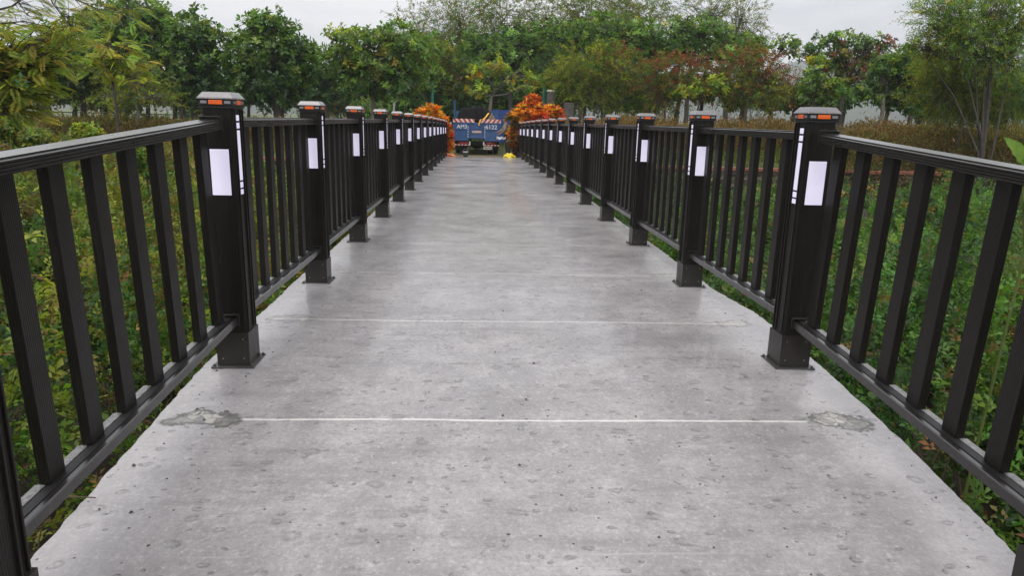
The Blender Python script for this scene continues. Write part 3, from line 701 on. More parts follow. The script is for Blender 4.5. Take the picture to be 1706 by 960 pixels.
TREES = [
 # --- back row, tall and airy behind the truck
 ('acacia_tree', 'tall airy feathery tree rising behind the trees left of the truck', 'tree', 58, 800, [(760, 30, 70, 45), (850, 15, 90, 40), (700, 65, 55, 45), (790, 85, 70, 50), (740, 120, 60, 40)], 'fine', 'feather', dict(leaf=.18, dens=.85, twigs=.6, trunk_r=.2)),
 ('acacia_tree', 'tall feathery tree above the broad leaved crowns right of the truck', 'tree', 60, 1010, [(960, 20, 80, 50), (1050, 20, 80, 50), (1010, 70, 90, 40), (930, 90, 70, 50)], 'fine', 'feather', dict(leaf=.18, dens=1.35, twigs=.5, trunk_r=.2)),
 ('acacia_tree', 'tall sparse feathery tree with bare twigs at the right end of the central crowns', 'tree', 57, 1210, [(1170, 20, 60, 45), (1235, 30, 50, 42), (1250, 65, 38, 30), (1150, 60, 60, 35)], 'fine', 'feather', dict(leaf=.16, dens=.55, twigs=.9, trunk_r=.18)),
 ('broadleaf_tree', 'dark dense tree straight behind the truck', 'tree', 52, 860, [(800, 130, 70, 45), (880, 120, 80, 50), (950, 130, 70, 45), (730, 150, 50, 35)], 'broad', 'dark', dict(leaf=.3, dens=1.1)),
 ('broadleaf_tree', 'dark green tree filling the gap behind the reddish trees right of the orange shrubs', 'tree', 50, 1010, [(980, 150, 55, 35), (1040, 140, 50, 40), (930, 165, 40, 25)], 'broad', 'dark', dict(leaf=.3)),
 # --- left
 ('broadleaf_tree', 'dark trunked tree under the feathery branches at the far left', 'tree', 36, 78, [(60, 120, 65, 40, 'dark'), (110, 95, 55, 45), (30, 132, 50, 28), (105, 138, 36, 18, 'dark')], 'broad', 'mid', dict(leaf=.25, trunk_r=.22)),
 ('broadleaf_tree', 'small forked trunk tree with a rounded crown left of the near post cap', 'tree', 38, 139, [(140, 120, 45, 38), (165, 100, 45, 45), (120, 146, 26, 12, 'dark'), (170, 143, 26, 15)], 'broad', 'mid', dict(leaf=.24, trunk_r=.15)),
 ('broadleaf_tree', 'tall bright green tree with the highest rounded top on the left side', 'tree', 39, 195, [(235, 28, 55, 32), (270, 55, 45, 40), (190, 60, 60, 40), (160, 40, 40, 26, 'olive'), (240, 100, 60, 45), (205, 135, 40, 24, 'dark')], 'broad', 'mid', dict(leaf=.25, dens=1.05)),
 ('broadleaf_tree', 'yellowish leaved tree with bare lower twigs behind the left railing', 'tree', 33, 228, [(225, 130, 45, 28), (200, 160, 32, 14), (255, 160, 40, 16)], 'fine', 'olive', dict(leaf=.13, dens=.55, bark='bark_pale', twigs=1.3, trunk_r=.08)),
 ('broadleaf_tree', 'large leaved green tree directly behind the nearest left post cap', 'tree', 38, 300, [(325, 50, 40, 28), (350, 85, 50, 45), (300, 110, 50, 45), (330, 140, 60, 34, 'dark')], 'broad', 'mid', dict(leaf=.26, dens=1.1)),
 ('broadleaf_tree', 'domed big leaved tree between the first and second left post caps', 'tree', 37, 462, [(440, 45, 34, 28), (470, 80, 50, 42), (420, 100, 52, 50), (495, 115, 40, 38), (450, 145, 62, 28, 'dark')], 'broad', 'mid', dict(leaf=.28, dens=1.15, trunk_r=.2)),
 ('broadleaf_tree', 'low dark tree filling the dip in the treeline right of the domed crown', 'tree', 46, 545, [(535, 110, 30, 28), (555, 140, 40, 30, 'dark'), (515, 150, 35, 25, 'dark')], 'broad', 'mid', dict(leaf=.27)),
 ('broadleaf_tree', 'spreading yellow green tree with a pale forked trunk above the left railing', 'tree', 38, 618, [(595, 75, 48, 32), (650, 65, 48, 28), (580, 110, 40, 36), (630, 110, 50, 40), (690, 95, 48, 40), (610, 148, 50, 18, 'mid'), (670, 140, 50, 28, 'mid')], 'broad', 'bright', dict(leaf=.27, bark='bark_pale', trunk_r=.13, fork=.15)),
 ('broadleaf_tree', 'olive green tree behind the left orange shrub and the green pole', 'tree', 47, 710, [(720, 100, 50, 48), (750, 130, 45, 35), (700, 150, 45, 20, 'dark')], 'broad', 'olive', dict(leaf=.25)),
 # --- middle
 ('broadleaf_tree', 'young yellow green tree with bare crooked stems standing just behind the truck', 'tree', 37, 812, [(815, 118, 30, 24), (850, 125, 36, 26), (885, 140, 22, 20), (800, 150, 20, 12)], 'broad', 'yellow', dict(leaf=.27, dens=.42, bark='bark_pale', twigs=1.0, trunk_r=.09, fork=.1)),
 ('broadleaf_tree', 'large leaved dark green tree high above the truck load', 'tree', 46, 850, [(800, 80, 52, 30), (855, 70, 45, 30), (900, 65, 45, 30), (850, 100, 70, 30)], 'broad', 'mid', dict(leaf=.28, dens=.95)),
 ('broadleaf_tree', 'dense deep green crown above the right orange shrub', 'tree', 44, 960, [(950, 60, 50, 26), (1000, 55, 50, 28), (1050, 65, 50, 30), (1090, 80, 45, 30)], 'broad', 'mid', dict(leaf=.27, dens=1.05)),
 ('spreading_tree', 'fine leaved olive tree with thin pale trunk right of the stone pillars', 'tree', 37, 987, [(985, 110, 58, 30, 'olive'), (1030, 100, 34, 22, 'redgreen'), (950, 130, 40, 24), (1000, 145, 62, 26), (1045, 165, 25, 20, 'mid')], 'fine', 'olive', dict(leaf=.15, dens=1.0, bark='bark_pale', trunk_r=.08, fork=.1)),
 # --- right
 ('broadleaf_tree', 'wide deep green crown standing above and behind the rusty red tree', 'tree', 44, 1140, [(1120, 60, 55, 28), (1170, 55, 50, 28), (1215, 75, 42, 28), (1130, 90, 60, 26), (1190, 95, 50, 26)], 'broad', 'mid', dict(leaf=.27, dens=.9)),
 ('spreading_tree', 'rusty red and green fine leaved tree left of the third right post cap', 'tree', 36, 1105, [(1120, 115, 52, 26, 'red'), (1085, 140, 38, 28), (1145, 140, 34, 22), (1100, 165, 34, 18, 'olive')], 'fine', 'redgreen', dict(leaf=.15, dens=.8, trunk_r=.07, fork=.1, bark='bark_pale')),
 ('broadleaf_tree', 'small lime green tree in front of the rusty red crowns', 'tree', 35, 1164, [(1135, 155, 26, 13), (1165, 150, 22, 14), (1190, 145, 20, 18)], 'broad', 'yellow', dict(leaf=.24, dens=.8, twigs=.8, trunk_r=.05, fork=.2)),
 ('spreading_tree', 'rusty brown crown on several slanting pale stems between the two nearest right post caps', 'tree', 36, 1240, [(1235, 110, 44, 30, 'red'), (1270, 120, 42, 26, 'red'), (1215, 140, 36, 24), (1255, 150, 50, 24, 'olive'), (1300, 140, 30, 22)], 'fine', 'redgreen', dict(leaf=.15, dens=.8, bark='bark_pale', trunk_r=.09, fork=.1)),
 ('broadleaf_tree', 'drooping dark leaved tree behind the rusty brown crown', 'tree', 40, 1232, [(1222, 170, 20, 12), (1282, 165, 26, 16), (1250, 85, 40, 24, 'mid'), (1310, 75, 26, 14, 'mid')], 'broad', 'dark', dict(leaf=.27, dens=.85)),
 ('broadleaf_tree', 'small bright green tree left of the nearest right post cap', 'tree', 35, 1352, [(1355, 130, 24, 18), (1385, 145, 26, 16), (1340, 155, 22, 12), (1360, 105, 20, 10, 'yellow')], 'broad', 'bright', dict(leaf=.25, dens=.7, twigs=.9, trunk_r=.07, fork=.15)),
 ('broadleaf_tree', 'loose crowned tree with red brown top leaves behind the nearest right post cap', 'tree', 39, 1400, [(1400, 70, 38, 18, 'mid'), (1440, 75, 30, 16, 'mid'), (1390, 100, 36, 24, 'redgreen'), (1450, 100, 40, 22, 'red'), (1420, 130, 42, 24, 'redgreen'), (1345, 85, 30, 18, 'mid'), (1475, 75, 18, 14, 'red')], 'broad', 'redgreen', dict(leaf=.22, dens=.62, trunk_r=.13, fork=.25, twigs=.9)),
 ('broadleaf_tree', 'grey trunked green tree right of the nearest right post cap', 'tree', 36, 1468, [(1470, 125, 28, 22), (1450, 150, 26, 14), (1490, 150, 30, 18)], 'broad', 'mid', dict(leaf=.22, dens=.7, bark='bark_pale', trunk_r=.11)),
 ('broadleaf_tree', 'very dark dense leafy tree beside the willowy tree on the right', 'tree', 36, 1535, [(1515, 110, 42, 30, 'mid'), (1545, 125, 42, 38), (1530, 165, 48, 28), (1480, 110, 26, 18, 'mid')], 'broad', 'dark', dict(leaf=.25, dens=1.25)),
 ('willowy_tree', 'tall willowy tree with many thin upright stems at the right edge', 'tree', 27, 1652, [(1580, 20, 55, 30), (1650, 15, 60, 40), (1700, 40, 50, 60), (1600, 70, 50, 32), (1560, 45, 30, 22), (1670, 90, 40, 50), (1540, 80, 30, 20, 'olive')], 'fine', 'bright', dict(leaf=.11, dens=.50, bark='bark', trunk_r=.065, fork=.5, twigs=2.0, stems=7)),
 ('bushy_tree', 'dense olive green feathery tree hanging over the dry brush near the right edge', 'tree', 29, 1600, [(1590, 105, 52, 36), (1570, 150, 50, 40), (1620, 150, 45, 45), (1690, 160, 42, 48, 'mid'), (1640, 195, 50, 18)], 'fine', 'olive', dict(leaf=.11, dens=.85, bark='bark_pale', trunk_r=.08, twigs=1.0)),
 ('leafy_shrub', 'small lime green shrub showing above the left handrail in front of the brown weeds', 'shrub', 21, 150, [(140, 222, 14, 10), (155, 232, 16, 11), (132, 240, 12, 10)], 'broad', 'yellow', dict(leaf=.12, dens=2.2, trunk_r=.02, fork=.2)),
 ('leafy_shrub', 'yellowish green shrub at the left edge above the handrail', 'shrub', 20, 40, [(15, 215, 26, 16), (55, 235, 24, 14), (80, 245, 18, 10)], 'broad', 'olive', dict(leaf=.12, dens=2.0, trunk_r=.02, fork=.2)),
 ('leafy_shrub', 'low bright green shrub just left of the first big post, below the brown weeds', 'shrub', 16, 235, [(230, 262, 18, 14), (250, 280, 14, 14)], 'broad', 'bright', dict(leaf=.10, dens=2.0, trunk_r=.02, fork=.2)),
 ('feathery_tree', 'near feathery tree with layered drooping olive fronds in the upper left corner', 'tree', 14, -160, [(-20, 90, 60, 50), (40, 90, 60, 32), (20, 140, 60, 34), (10, 185, 48, 16), (95, 55, 40, 12), (-60, 150, 60, 60)], 'frond', 'frond', dict(leaf=.11, dens=.55, bark='bark', trunk_r=.10, fork=.6, twigs=1.2)),
 ('feathery_tree', 'second feathery tree with yellowish layered fronds before the left broad leaved trees', 'tree', 18, 190, [(185, 75, 38, 20), (205, 105, 40, 16), (170, 110, 30, 20), (225, 130, 28, 12)], 'frond', 'frond', dict(leaf=.11, dens=.5, bark='bark', trunk_r=.035, fork=.3, twigs=1.2)),
]
for name, label, cat, Y, bu, lobes, kind, pal, kw in TREES:
    tree(name, label, cat, Y, bu, lobes, kind, pal, **kw)

# a bough of the near feathery tree reaches across the upper left sky
def sky_bough():
    T = MB(); root = empty('feathery_tree', tuple(at(-260, 200, 12.)[:2])+(float(ground(-12, 12)),)); tag(root, 'feathery tree outside the left edge whose thin boughs cross the sky at the top left', 'tree')
    o = Vector(root.location); PT = []; AX = []
    T.tube([(0, 0, -.2), (.2, 0, 1.6), (.5, .1, 3.2), Vector(at(-60, 30, 12.))-o], [.12, .10, .08, .06], 9)
    def bough(pix, Y, r):
        pts = [Vector(at(u, v, Y))-o for u, v in pix]; T.tube(pts, [r*(1-.8*i/(len(pts)-1)) for i in range(len(pts))], 6)
        for i in range(len(pts)-1):
            for t in np.linspace(0, 1, 9)[:-1]:
                if random.random() < .8:
                    p = pts[i].lerp(pts[i+1], t); s = random.choice((-1, 1)); a = Vector((random.uniform(-.2, 1), random.uniform(-.6, .6)*s, random.uniform(-.5, .35)))
                    a.normalize(); e = p + a*random.uniform(.15, .5); T.tube([p, e], [.006, .003], 4, cap=False); PT.append(e); AX.append(a)
                    PT.append(p.lerp(e, .5)); AX.append((a+Vector((0, .5*s, .1))).normalized())
    bough([(-60, 30), (20, 10), (60, -20), (120, -50)], 12., .02)
    bough([(-60, 30), (-10, 40), (40, 35), (85, 45)], 12., .018)
    bough([(60, -60), (88, 5), (105, 28), (122, 46)], 12.3, .016)
    bough([(30, -60), (110, -8), (165, 15), (205, 22)], 11.8, .014)
    bough([(60, -60), (130, -25), (200, -8), (245, 12)], 12., .014)
    bough([(40, -40), (30, 0), (45, 25), (70, 32)], 12.1, .012)
    T.build('trunk', M['bark'], root, smooth=True)
    pts = np.array([tuple(p) for p in PT]); ax = unit(np.array([tuple(a) for a in AX])*np.array([1, 1, .45])+np.array([.25, 0, -.1])); m_ = len(pts)
    base_c = palette(m_, *PAL['frond']); leaf = .07; ln = leaf*rng.uniform(2.6, 4.5, m_); sd = unit(np.cross(ax, np.array([0, -.5, 1.])+.4*rng.standard_normal((m_, 3)))); up = np.cross(sd, ax)
    A = [[] for _ in range(6)]
    for j in range(11):
        t = (j+1)/11
        for sg in (-1, 1):
            s_ = leaf*(1.05-.9*abs(t-.45))*rng.uniform(.8, 1.15, m_)
            for a, b in zip(A, (pts+ax*(ln*t)[:, None]-np.array([0, 0, 1.])*((ln*t*t)[:, None]*.25), sd*sg+ax*.55, up, s_, s_*.24, base_c)): a.append(b)
    leaves_obj('crown', *[np.concatenate(a) for a in A], M['leaf_soft'], root)
sky_bough()

# --- far wood closing the view behind the tree row
def far_wood():
    A = [[] for _ in range(6)]; T = MB()
    def clump(u, v, Y, ru, rv, n, pl):
        k = Y/FPX; c = at(u, v, Y); pts, d, w = lobe_points(np.array([c.x, c.y, c.z]), np.array([ru*k, ru*k, rv*k]), n, rng.uniform(0, 9), .4); m_ = len(pts); bc = palette(m_, *PAL[pl], jit=.3)
        for j in range(7):
            dd = unit(d*.6+rng.standard_normal((m_, 3))); s_ = .42*rng.uniform(.6, 1.3, m_)
            for q, b in zip(A, (pts+.25*rng.standard_normal((m_, 3)), dd, d+np.array([0, 0, .8])+.4*rng.standard_normal((m_, 3)), s_, s_*.5, bc*rng.uniform(.8, 1.2, (m_, 1)))): q.append(b)
        T.tube([(c.x, c.y, -.5), (c.x+.3, c.y, c.z)], [.22, .1], 6)
    for u in range(330, 1100, 42): clump(u+rng.uniform(-12, 12), rng.uniform(142, 165), rng.uniform(62, 72), 44, rng.uniform(26, 38), 420, ('dark', 'mid', 'olive')[int(rng.integers(3))])
    for u in range(640, 960, 36): clump(u+rng.uniform(-9, 9), rng.uniform(176, 184), rng.uniform(56, 62), 34, 16, 320, ('dark', 'mid')[int(rng.integers(2))])
    for u in range(700, 1060, 55): clump(u, rng.uniform(95, 120), rng.uniform(64, 74), 50, 34, 420, ('dark', 'mid')[int(rng.integers(2))])
    for u in range(1560, 2100, 60): clump(u, rng.uniform(150, 180), rng.uniform(60, 70), 50, 34, 360, ('dark', 'mid', 'olive')[int(rng.integers(3))])
    for u in range(40, 340, 40): clump(u+rng.uniform(-10, 10), rng.uniform(140, 156), rng.uniform(50, 56), 34, rng.uniform(14, 22), 300, ('dark', 'mid', 'olive')[int(rng.integers(3))])
    for u in range(1080, 1600, 48): clump(u+rng.uniform(-14, 14), rng.uniform(142, 164), rng.uniform(48, 54), 26, rng.uniform(9, 17), 170, ('dark', 'redgreen', 'olive', 'mid')[int(rng.integers(4))])
    for u in range(-420, 60, 60): clump(u, rng.uniform(110, 140), rng.uniform(56, 66), 55, 40, 360, ('dark', 'mid', 'olive')[int(rng.integers(3))])
    o = leaves_obj('far_wood', *[np.concatenate(a) for a in A], M['leaf']); tag(o, 'far off dark green wood closing the view behind the tree row', 'wood', kind='stuff')
    T.build('trunks', M['bark'], o)
far_wood()

# --- undergrowth that fills the stream bed
def undergrowth():
    A = [[] for _ in range(6)]; stems = MB()
    def patch(x0, x1, y0, y1, nb, rmin, rmax, nleaf, ls, pals, hfac=.8, lift=0, seed=0, hug=None):
        x = rng.uniform(x0, x1, nb); y = rng.uniform(y0, y1, nb)
        if hug: k = (x > hug[0]) | (x < hug[1]); 
        x = x; z = ground(x, y) + lift; r = rng.uniform(rmin, rmax, nb)
        pn = snoise(x+seed, y, .55) + .35*rng.standard_normal(nb)
        names = list(pals); idx = np.clip(((pn+1.2)/2.4*len(names)).astype(int), 0, len(names)-1)
        for pi, pnm in enumerate(names):
            sel = np.where(idx == pi)[0]
            if not len(sel): continue
            nspr = nleaf//5; B = np.repeat(sel, nspr); n = len(B)
            K = 11; dirs = sph(len(sel)*K).reshape(len(sel), K, 3); dirs[:, :, 2] = np.abs(dirs[:, :, 2]); rr_ = rng.uniform(.45, 1.1, (len(sel), K)); spread = rng.uniform(.10, .22, (len(sel), K))
            bi0 = np.repeat(np.arange(len(sel)), nspr); ki = rng.integers(0, K, n); sprd = spread[bi0, ki][:, None]
            q0 = dirs[bi0, ki]*rr_[bi0, ki][:, None] + sprd*rng.standard_normal((n, 3)); q0[:, 2] = np.abs(q0[:, 2]); rad = np.linalg.norm(q0, axis=1)*r[B]; d = unit(q0)
            p = np.stack([x[B], y[B], z[B]], 1) + d*rad[:, None]*np.array([1, 1, hfac])
            ax = unit(d + .7*rng.standard_normal((n, 3)) + np.array([0, 0, .25])); sd = unit(np.cross(ax, np.array([0, 0, 1.])+.5*rng.standard_normal((n, 3)))); up = np.cross(sd, ax); up *= np.sign(up[:, 2:3]+1e-6)
            bc = palette(len(sel)*11, *PALU[pnm], jit=.25); m_ = dict(zip(sel, range(len(sel)))); bi = bi0*K+ki
            lc = bc[bi]*rng.uniform(.65, 1.4, (n, 1)); odd = rng.random(n) < .07; lc[odd] = palette(int(odd.sum()), *PALU['dead'])
            S_ = ls*rng.uniform(.65, 1.35, n)
            for (a_, s_, t_, k) in ((1, 0, 1., 1.15), (.5, 1, .55, 1), (.5, -1, .55, 1), (.35, 1, .15, .85), (.35, -1, .15, .85)):
                for q, b in zip(A, (p+ax*(S_*t_*1.1)[:, None], ax*a_+sd*s_+.15*rng.standard_normal((n, 3)), up+.3*rng.standard_normal((n, 3)), S_*k, S_*k*rng.uniform(.42, .6, n), lc*rng.uniform(.88, 1.12, (n, 1)))): q.append(b)
        return x, y, z, r
    # nearest strips beside the bridge
    patch(-9.5, -2.2, .6, 7.5, 60, .45, .95, 640, .058, ['olive', 'fresh', 'mixed', 'fresh', 'olive'], seed=3, lift=-.05, hfac=1.1)
    patch(2.2, 9.5, .6, 7.5, 60, .45, .95, 680, .060, ['fresh', 'deep', 'fresh', 'olive', 'fresh'], seed=11, lift=-.05, hfac=1.1)
    patch(-9.5, -3.2, 2.0, 9, 74, .55, 1.05, 1400, .060, ['olive', 'deep', 'lime', 'mixed', 'fresh'], seed=31, hfac=2.2)
    patch(3.2, 9.5, 2.0, 9, 74, .55, 1.05, 1400, .062, ['fresh', 'deep', 'fresh', 'olive', 'bluish'], seed=21, hfac=2.1)
    patch(-15, -3.4, 8.5, 17, 90, .7, 1.2, 1100, .085, ['olive', 'mixed', 'lime', 'olive'], seed=35, hfac=1.35)
    patch(3.4, 16, 8.5, 19, 90, .7, 1.2, 1100, .085, ['bluish', 'fresh', 'deep', 'fresh'], seed=28, hfac=1.2)
    patch(-16, -3.0, 7.5, 16, 190, .55, 1.2, 560, .080, ['mixed', 'olive', 'fresh', 'mixed'], seed=5, hfac=1.0)
    patch(3.0, 16, 7.5, 16, 200, .55, 1.1, 560, .080, ['deep', 'fresh', 'fresh', 'bluish'], seed=8, hfac=1.0)
    patch(-24, -3.1, 16, 28, 420, .5, 1.15, 220, .13, ['mixed', 'olive', 'fresh', 'mixed'], seed=2)
    patch(3.0, 25, 16, 27, 420, .45, .95, 220, .13, ['bluish', 'fresh', 'deep', 'bluish'], seed=6, hfac=.6)
    patch(-1.7, 1.7, -1, 25, 200, .2, .38, 90, .07, ['mixed', 'deep'], seed=6, lift=-.25)
    patch(-7, 7, -6, .6, 260, .3, .6, 120, .06, ['mixed', 'fresh'], seed=1)
    # taller scrub on the higher left side, seen over the handrail
    patch(-22, -6, 14, 26, 130, .6, 1.1, 460, .10, ['brown', 'mixed', 'lime', 'brown', 'mixed'], hfac=1.05, seed=4)
    patch(-9.5, -6, 8.5, 13, 26, .5, .75, 460, .08, ['lime', 'mixed', 'olive'], hfac=1.3, seed=9)
    o = leaves_obj('undergrowth', *[np.concatenate(a) for a in A], M['weed']); tag(o, 'tangled green and yellowing weeds filling the ditch below both sides of the footbridge', 'undergrowth', kind='stuff')
    for _ in range(1500):
        s = random.choice((-1, 1)); x = s*random.uniform(1.9, 9.5); y = random.uniform(.8, 13); z = float(ground(x, y)); h = random.uniform(.3, .8)
        a = random.uniform(0, 6.28); l = random.uniform(.1, .7)
        p = Vector((x, y, z)); e = p + Vector((math.cos(a)*l, math.sin(a)*l, h)); stems.tube([p, p.lerp(e, .5)+Vector((0, 0, .12)), e], [.006, .005, .002], 4, cap=False)
    st = stems.build('dry_stems', M['stem']); tag(st, 'thin brown dry stems tangled through the weeds below the bridge', 'dry stems', kind='stuff')
PALU = {
 'fresh': ([(0.078, 0.163, 0.029), (0.124, 0.215, 0.039), (0.049, 0.111, 0.023)], [.5, .25, .25]),
 'deep': ([(0.036, 0.091, 0.023), (0.065, 0.143, 0.031)], [.6, .4]),
 'bluish': ([(0.072, 0.137, 0.055), (0.111, 0.182, 0.078), (0.052, 0.111, 0.039)], [.5, .3, .2]),
 'olive': ([(0.130, 0.163, 0.029), (0.182, 0.195, 0.033), (0.078, 0.124, 0.026)], [.5, .3, .2]),
 'mixed': ([(0.130, 0.130, 0.033), (0.156, 0.111, 0.039), (0.078, 0.130, 0.026), (0.221, 0.156, 0.039)], [.35, .25, .3, .1]),
 'lime': ([(0.156, 0.234, 0.033), (0.208, 0.247, 0.039)], [.6, .4]),
 'brown': ([(.27, .165, .070), (.21, .135, .055), (.33, .24, .085), (.18, .19, .05)], [.4, .3, .15, .15]),
 'dead': ([(0.221, 0.117, 0.039), (0.325, 0.208, 0.065), (0.130, 0.078, 0.039)], [.5, .2, .3]),
}
undergrowth()

# --- dry brown brush band on the far bank (grass heads and dead weeds)
def brush():
    A = [[] for _ in range(6)]
    def band(x0, x1, yf, w, n, hlo, hhi, cols, ls=.16):
        x = rng.uniform(x0, x1, n); y = yf(x) + rng.uniform(0, w, n); z = ground(x, y)
        hmax = hlo+(hhi-hlo)*(.5+.5*snoise(x, y*.3, .8))+.22*snoise(x*3.1+5, y*2, 1.)+.12*np.sin(x*9+np.sin(y*7)*2); h = hmax*rng.random(n)**.6*np.where(rng.random(n) < .04, 1.18, 1)
        p = np.stack([x, y, z+h], 1); ax = unit(np.array([0, 0, 1.])+.65*rng.standard_normal((n, 3)))
        f = .5+.5*snoise(x, h*3, .9)[:, None]; c = palette(n, *PALU[cols[0]], jit=.3); c2 = palette(n, *PALU[cols[1]], jit=.3)
        c = np.where(rng.random((n, 1)) < f*.8+.1, c, c2); s = ls*rng.uniform(.5, 1.4, n)
        for q, b in zip(A, (p, ax, rng.standard_normal((n, 3)), s, s*rng.uniform(.12, .3, n), c)): q.append(b)
    band(3.5, 30, lambda x: 32.5-.03*x, 3.2, 76000, 1.1, 1.9, ('brown', 'brown'))
    band(14, 32, lambda x: 27.5+0*x, 4, 44000, .9, 1.8, ('brown', 'mixed'))
    band(-30, -3.5, lambda x: 32+0*x, 3.5, 66000, .8, 1.35, ('brown', 'mixed'))
    band(2.5, 22, lambda x: wall_y(x)+.7, 3.0, 16000, .15, .45, ('olive', 'fresh'), .13)
    band(-22, -2.5, lambda x: wall_y(x)+.7, 3.0, 12000, .15, .5, ('olive', 'brown'), .13)
    band(-40, 40, lambda x: 37+0*x, 22, 50000, .1, .4, ('olive', 'fresh'), .22)
    o = leaves_obj('dry_brush', *[np.concatenate(a) for a in A], M['leaf_soft'], droop=.3); tag(o, 'reddish brown dry weeds and grass in a band along the far bank', 'dry brush', kind='stuff')
brush()

# --- low stone retaining wall with a brick red coping on the right bank
def retaining_wall(x0, x1, label):
    root = empty('retaining_wall', ((x0+x1)/2, float(wall_y((x0+x1)/2)), -1.6)); tag(root, label, 'wall'); o = Vector(root.location)
    c = MB(); r = MB(); xs = np.arange(x0, x1, 1.1)
    for x in xs:
        ya = float(wall_y(x)); yb = float(wall_y(x+1.1))
        dz = random.uniform(-.015, .015)
        c.add([Vector(q)-o for q in ((x, ya-.16, -.50+dz), (x+1.09, yb-.16, -.50+dz), (x+1.09, yb+.16, -.50+dz), (x, ya+.16, -.50+dz), (x, ya-.16, -.37+dz), (x+1.09, yb-.16, -.37+dz), (x+1.09, yb+.16, -.37+dz), (x, ya+.16, -.37+dz))],
              [(0,3,2,1),(4,5,6,7),(0,1,5,4),(1,2,6,5),(2,3,7,6),(3,0,4,7)])
    c.build('coping', M['brick'], root, bevel=.015)
    for x in np.arange(x0, x1, .33):
        for k in range(5):
            z = -.60 - k*.26; s = random.uniform(.13, .20); ya = float(wall_y(x)); cx = x+random.uniform(-.06, .06)+(.16 if k % 2 else 0)
            n = 7; v = []
            for i in range(n):
                for j in range(5):
                    a = 2*math.pi*i/n; e = (j/4-.5)*math.pi; rr = s*random.uniform(.82, 1.1)
                    v.append((cx-o.x+rr*math.cos(a)*math.cos(e)*1.15, ya-o.y-.0+rr*math.sin(a)*math.cos(e)*.8, z-o.z+rr*math.sin(e)*.85))
            f = [(i*5+j, ((i+1) % n)*5+j, ((i+1) % n)*5+j+1, i*5+j+1) for i in range(n) for j in range(4)]
            r.add(v, f)
    r.build('stone_face', M['stone'], root)
M['brick'] = simple('brick_red_coping', (.22, .075, .045), .7, 0, 0, .35, 3, .5, 30)
M['stone'] = simple('dark_stone', (.085, .065, .05), .85, 0, 0, .5, 2.5, .8, 18)
retaining_wall(2.6, 17.5, 'low dark stone wall topped by a brick red coping on the far right bank')
retaining_wall(-9, -2.6, 'low stone wall mostly hidden by weeds on the far left bank')

# --- orange croton shrubs at the bridge end
PALC = {'fire': ([(.90, .27, .015), (.92, .45, .025), (.70, .08, .012), (.85, .58, .05), (.20, .20, .02), (.22, .08, .03)], [.30, .28, .10, .16, .10, .10]),
        'redfire': ([(.70, .07, .015), (.85, .20, .015), (.42, .035, .02), (.88, .42, .03), (.18, .17, .02), (.20, .07, .03)], [.30, .26, .12, .16, .10, .10]),
        'low': ([(.22, .10, .02), (.07, .10, .02), (.42, .08, .015), (.5, .26, .03)], [.3, .3, .2, .2])}
def croton(label, Y, bu, lobes, n=150, kpal='fire'):
    p0 = at(bu, 250, Y); zb = float(ground(p0.x, Y)); root = empty('croton_shrub', (p0.x, Y, zb)); tag(root, label, 'shrub')
    k = Y/FPX; A = [[] for _ in range(6)]; T = MB()
    for u, v, ru, rv, pl in lobes:
        c = at(u, v, Y); c = np.array([c.x-p0.x, rng.uniform(-.15, .15), c.z-zb]); r = np.array([ru*k, ru*k, rv*k])
        m_ = max(16, int(n*.75*ru*rv/400)); d = sph(m_); pts = c + d*(rng.random((m_, 1))**.5)*r*(1+.22*np.sin(d[:, :1]*5+d[:, 2:]*4))
        for i in range(0, m_, 3):
            e = Vector(pts[i]); s = Vector((random.uniform(-.12, .12), random.uniform(-.12, .12), 0)); T.tube([s-Vector((0, 0, .1)), s.lerp(e, .5)+Vector((0, 0, -.1)), e], [.016, .012, .006], 5, cap=False)
        ax = unit(d*.5+np.array([0, 0, 1.])+.25*rng.standard_normal((m_, 3))); h1 = unit(np.cross(ax, rng.standard_normal((m_, 3)))); h2 = np.cross(ax, h1); bc = palette(m_, *PALC[pl], jit=.18)
        for j in range(13):
            ph = j*2.4+rng.random(m_); el = rng.uniform(.3, 1.2, m_); dd = (h1*np.cos(ph)[:, None]+h2*np.sin(ph)[:, None])*np.cos(el)[:, None]+ax*np.sin(el)[:, None]
            s_ = rng.uniform(.13, .27, m_); own = palette(m_, *PALC[pl], jit=.2); col = np.where(rng.random((m_, 1)) < .6, bc, own)
            for q, b in zip(A, (pts, dd, ax+.2*rng.standard_normal((m_, 3)), s_, s_*rng.uniform(.2, .3, m_), col)): q.append(b)
    T.build('stem', M['bark'], root); leaves_obj('foliage', *[np.concatenate(a) for a in A], M['leaf_gloss'], root, droop=.25)
croton('orange and yellow leaved shrub rising above the far end of the left railing', 30.2, 706, [(705, 195, 17, 15, 'fire'), (722, 190, 14, 13, 'fire'), (712, 215, 22, 14, 'low')], 240)
croton('tall narrow bright orange shrub beside the bucket at the bridge end', 30.6, 741, [(735, 205, 11, 14, 'fire'), (743, 222, 9, 16, 'redfire'), (745, 244, 7, 14, 'fire')], 260)
croton('tallest red and orange shrub right of the blue truck', 30.4, 888, [(888, 175, 14, 17, 'redfire'), (875, 190, 16, 14, 'fire'), (895, 198, 20, 13, 'redfire'), (885, 222, 20, 18, 'low')], 250)
croton('rounded red orange shrub rising behind the right railing', 31.2, 922, [(915, 188, 11, 12, 'fire'), (928, 192, 10, 12, 'redfire'), (918, 212, 18, 14, 'low')], 250)
croton('half green red flecked shrub next to the yellow bag', 30.9, 860, [(858, 195, 9, 12, 'low'), (862, 215, 10, 16, 'low'), (858, 240, 9, 13, 'low'), (852, 226, 5, 6, 'redfire')], 260)

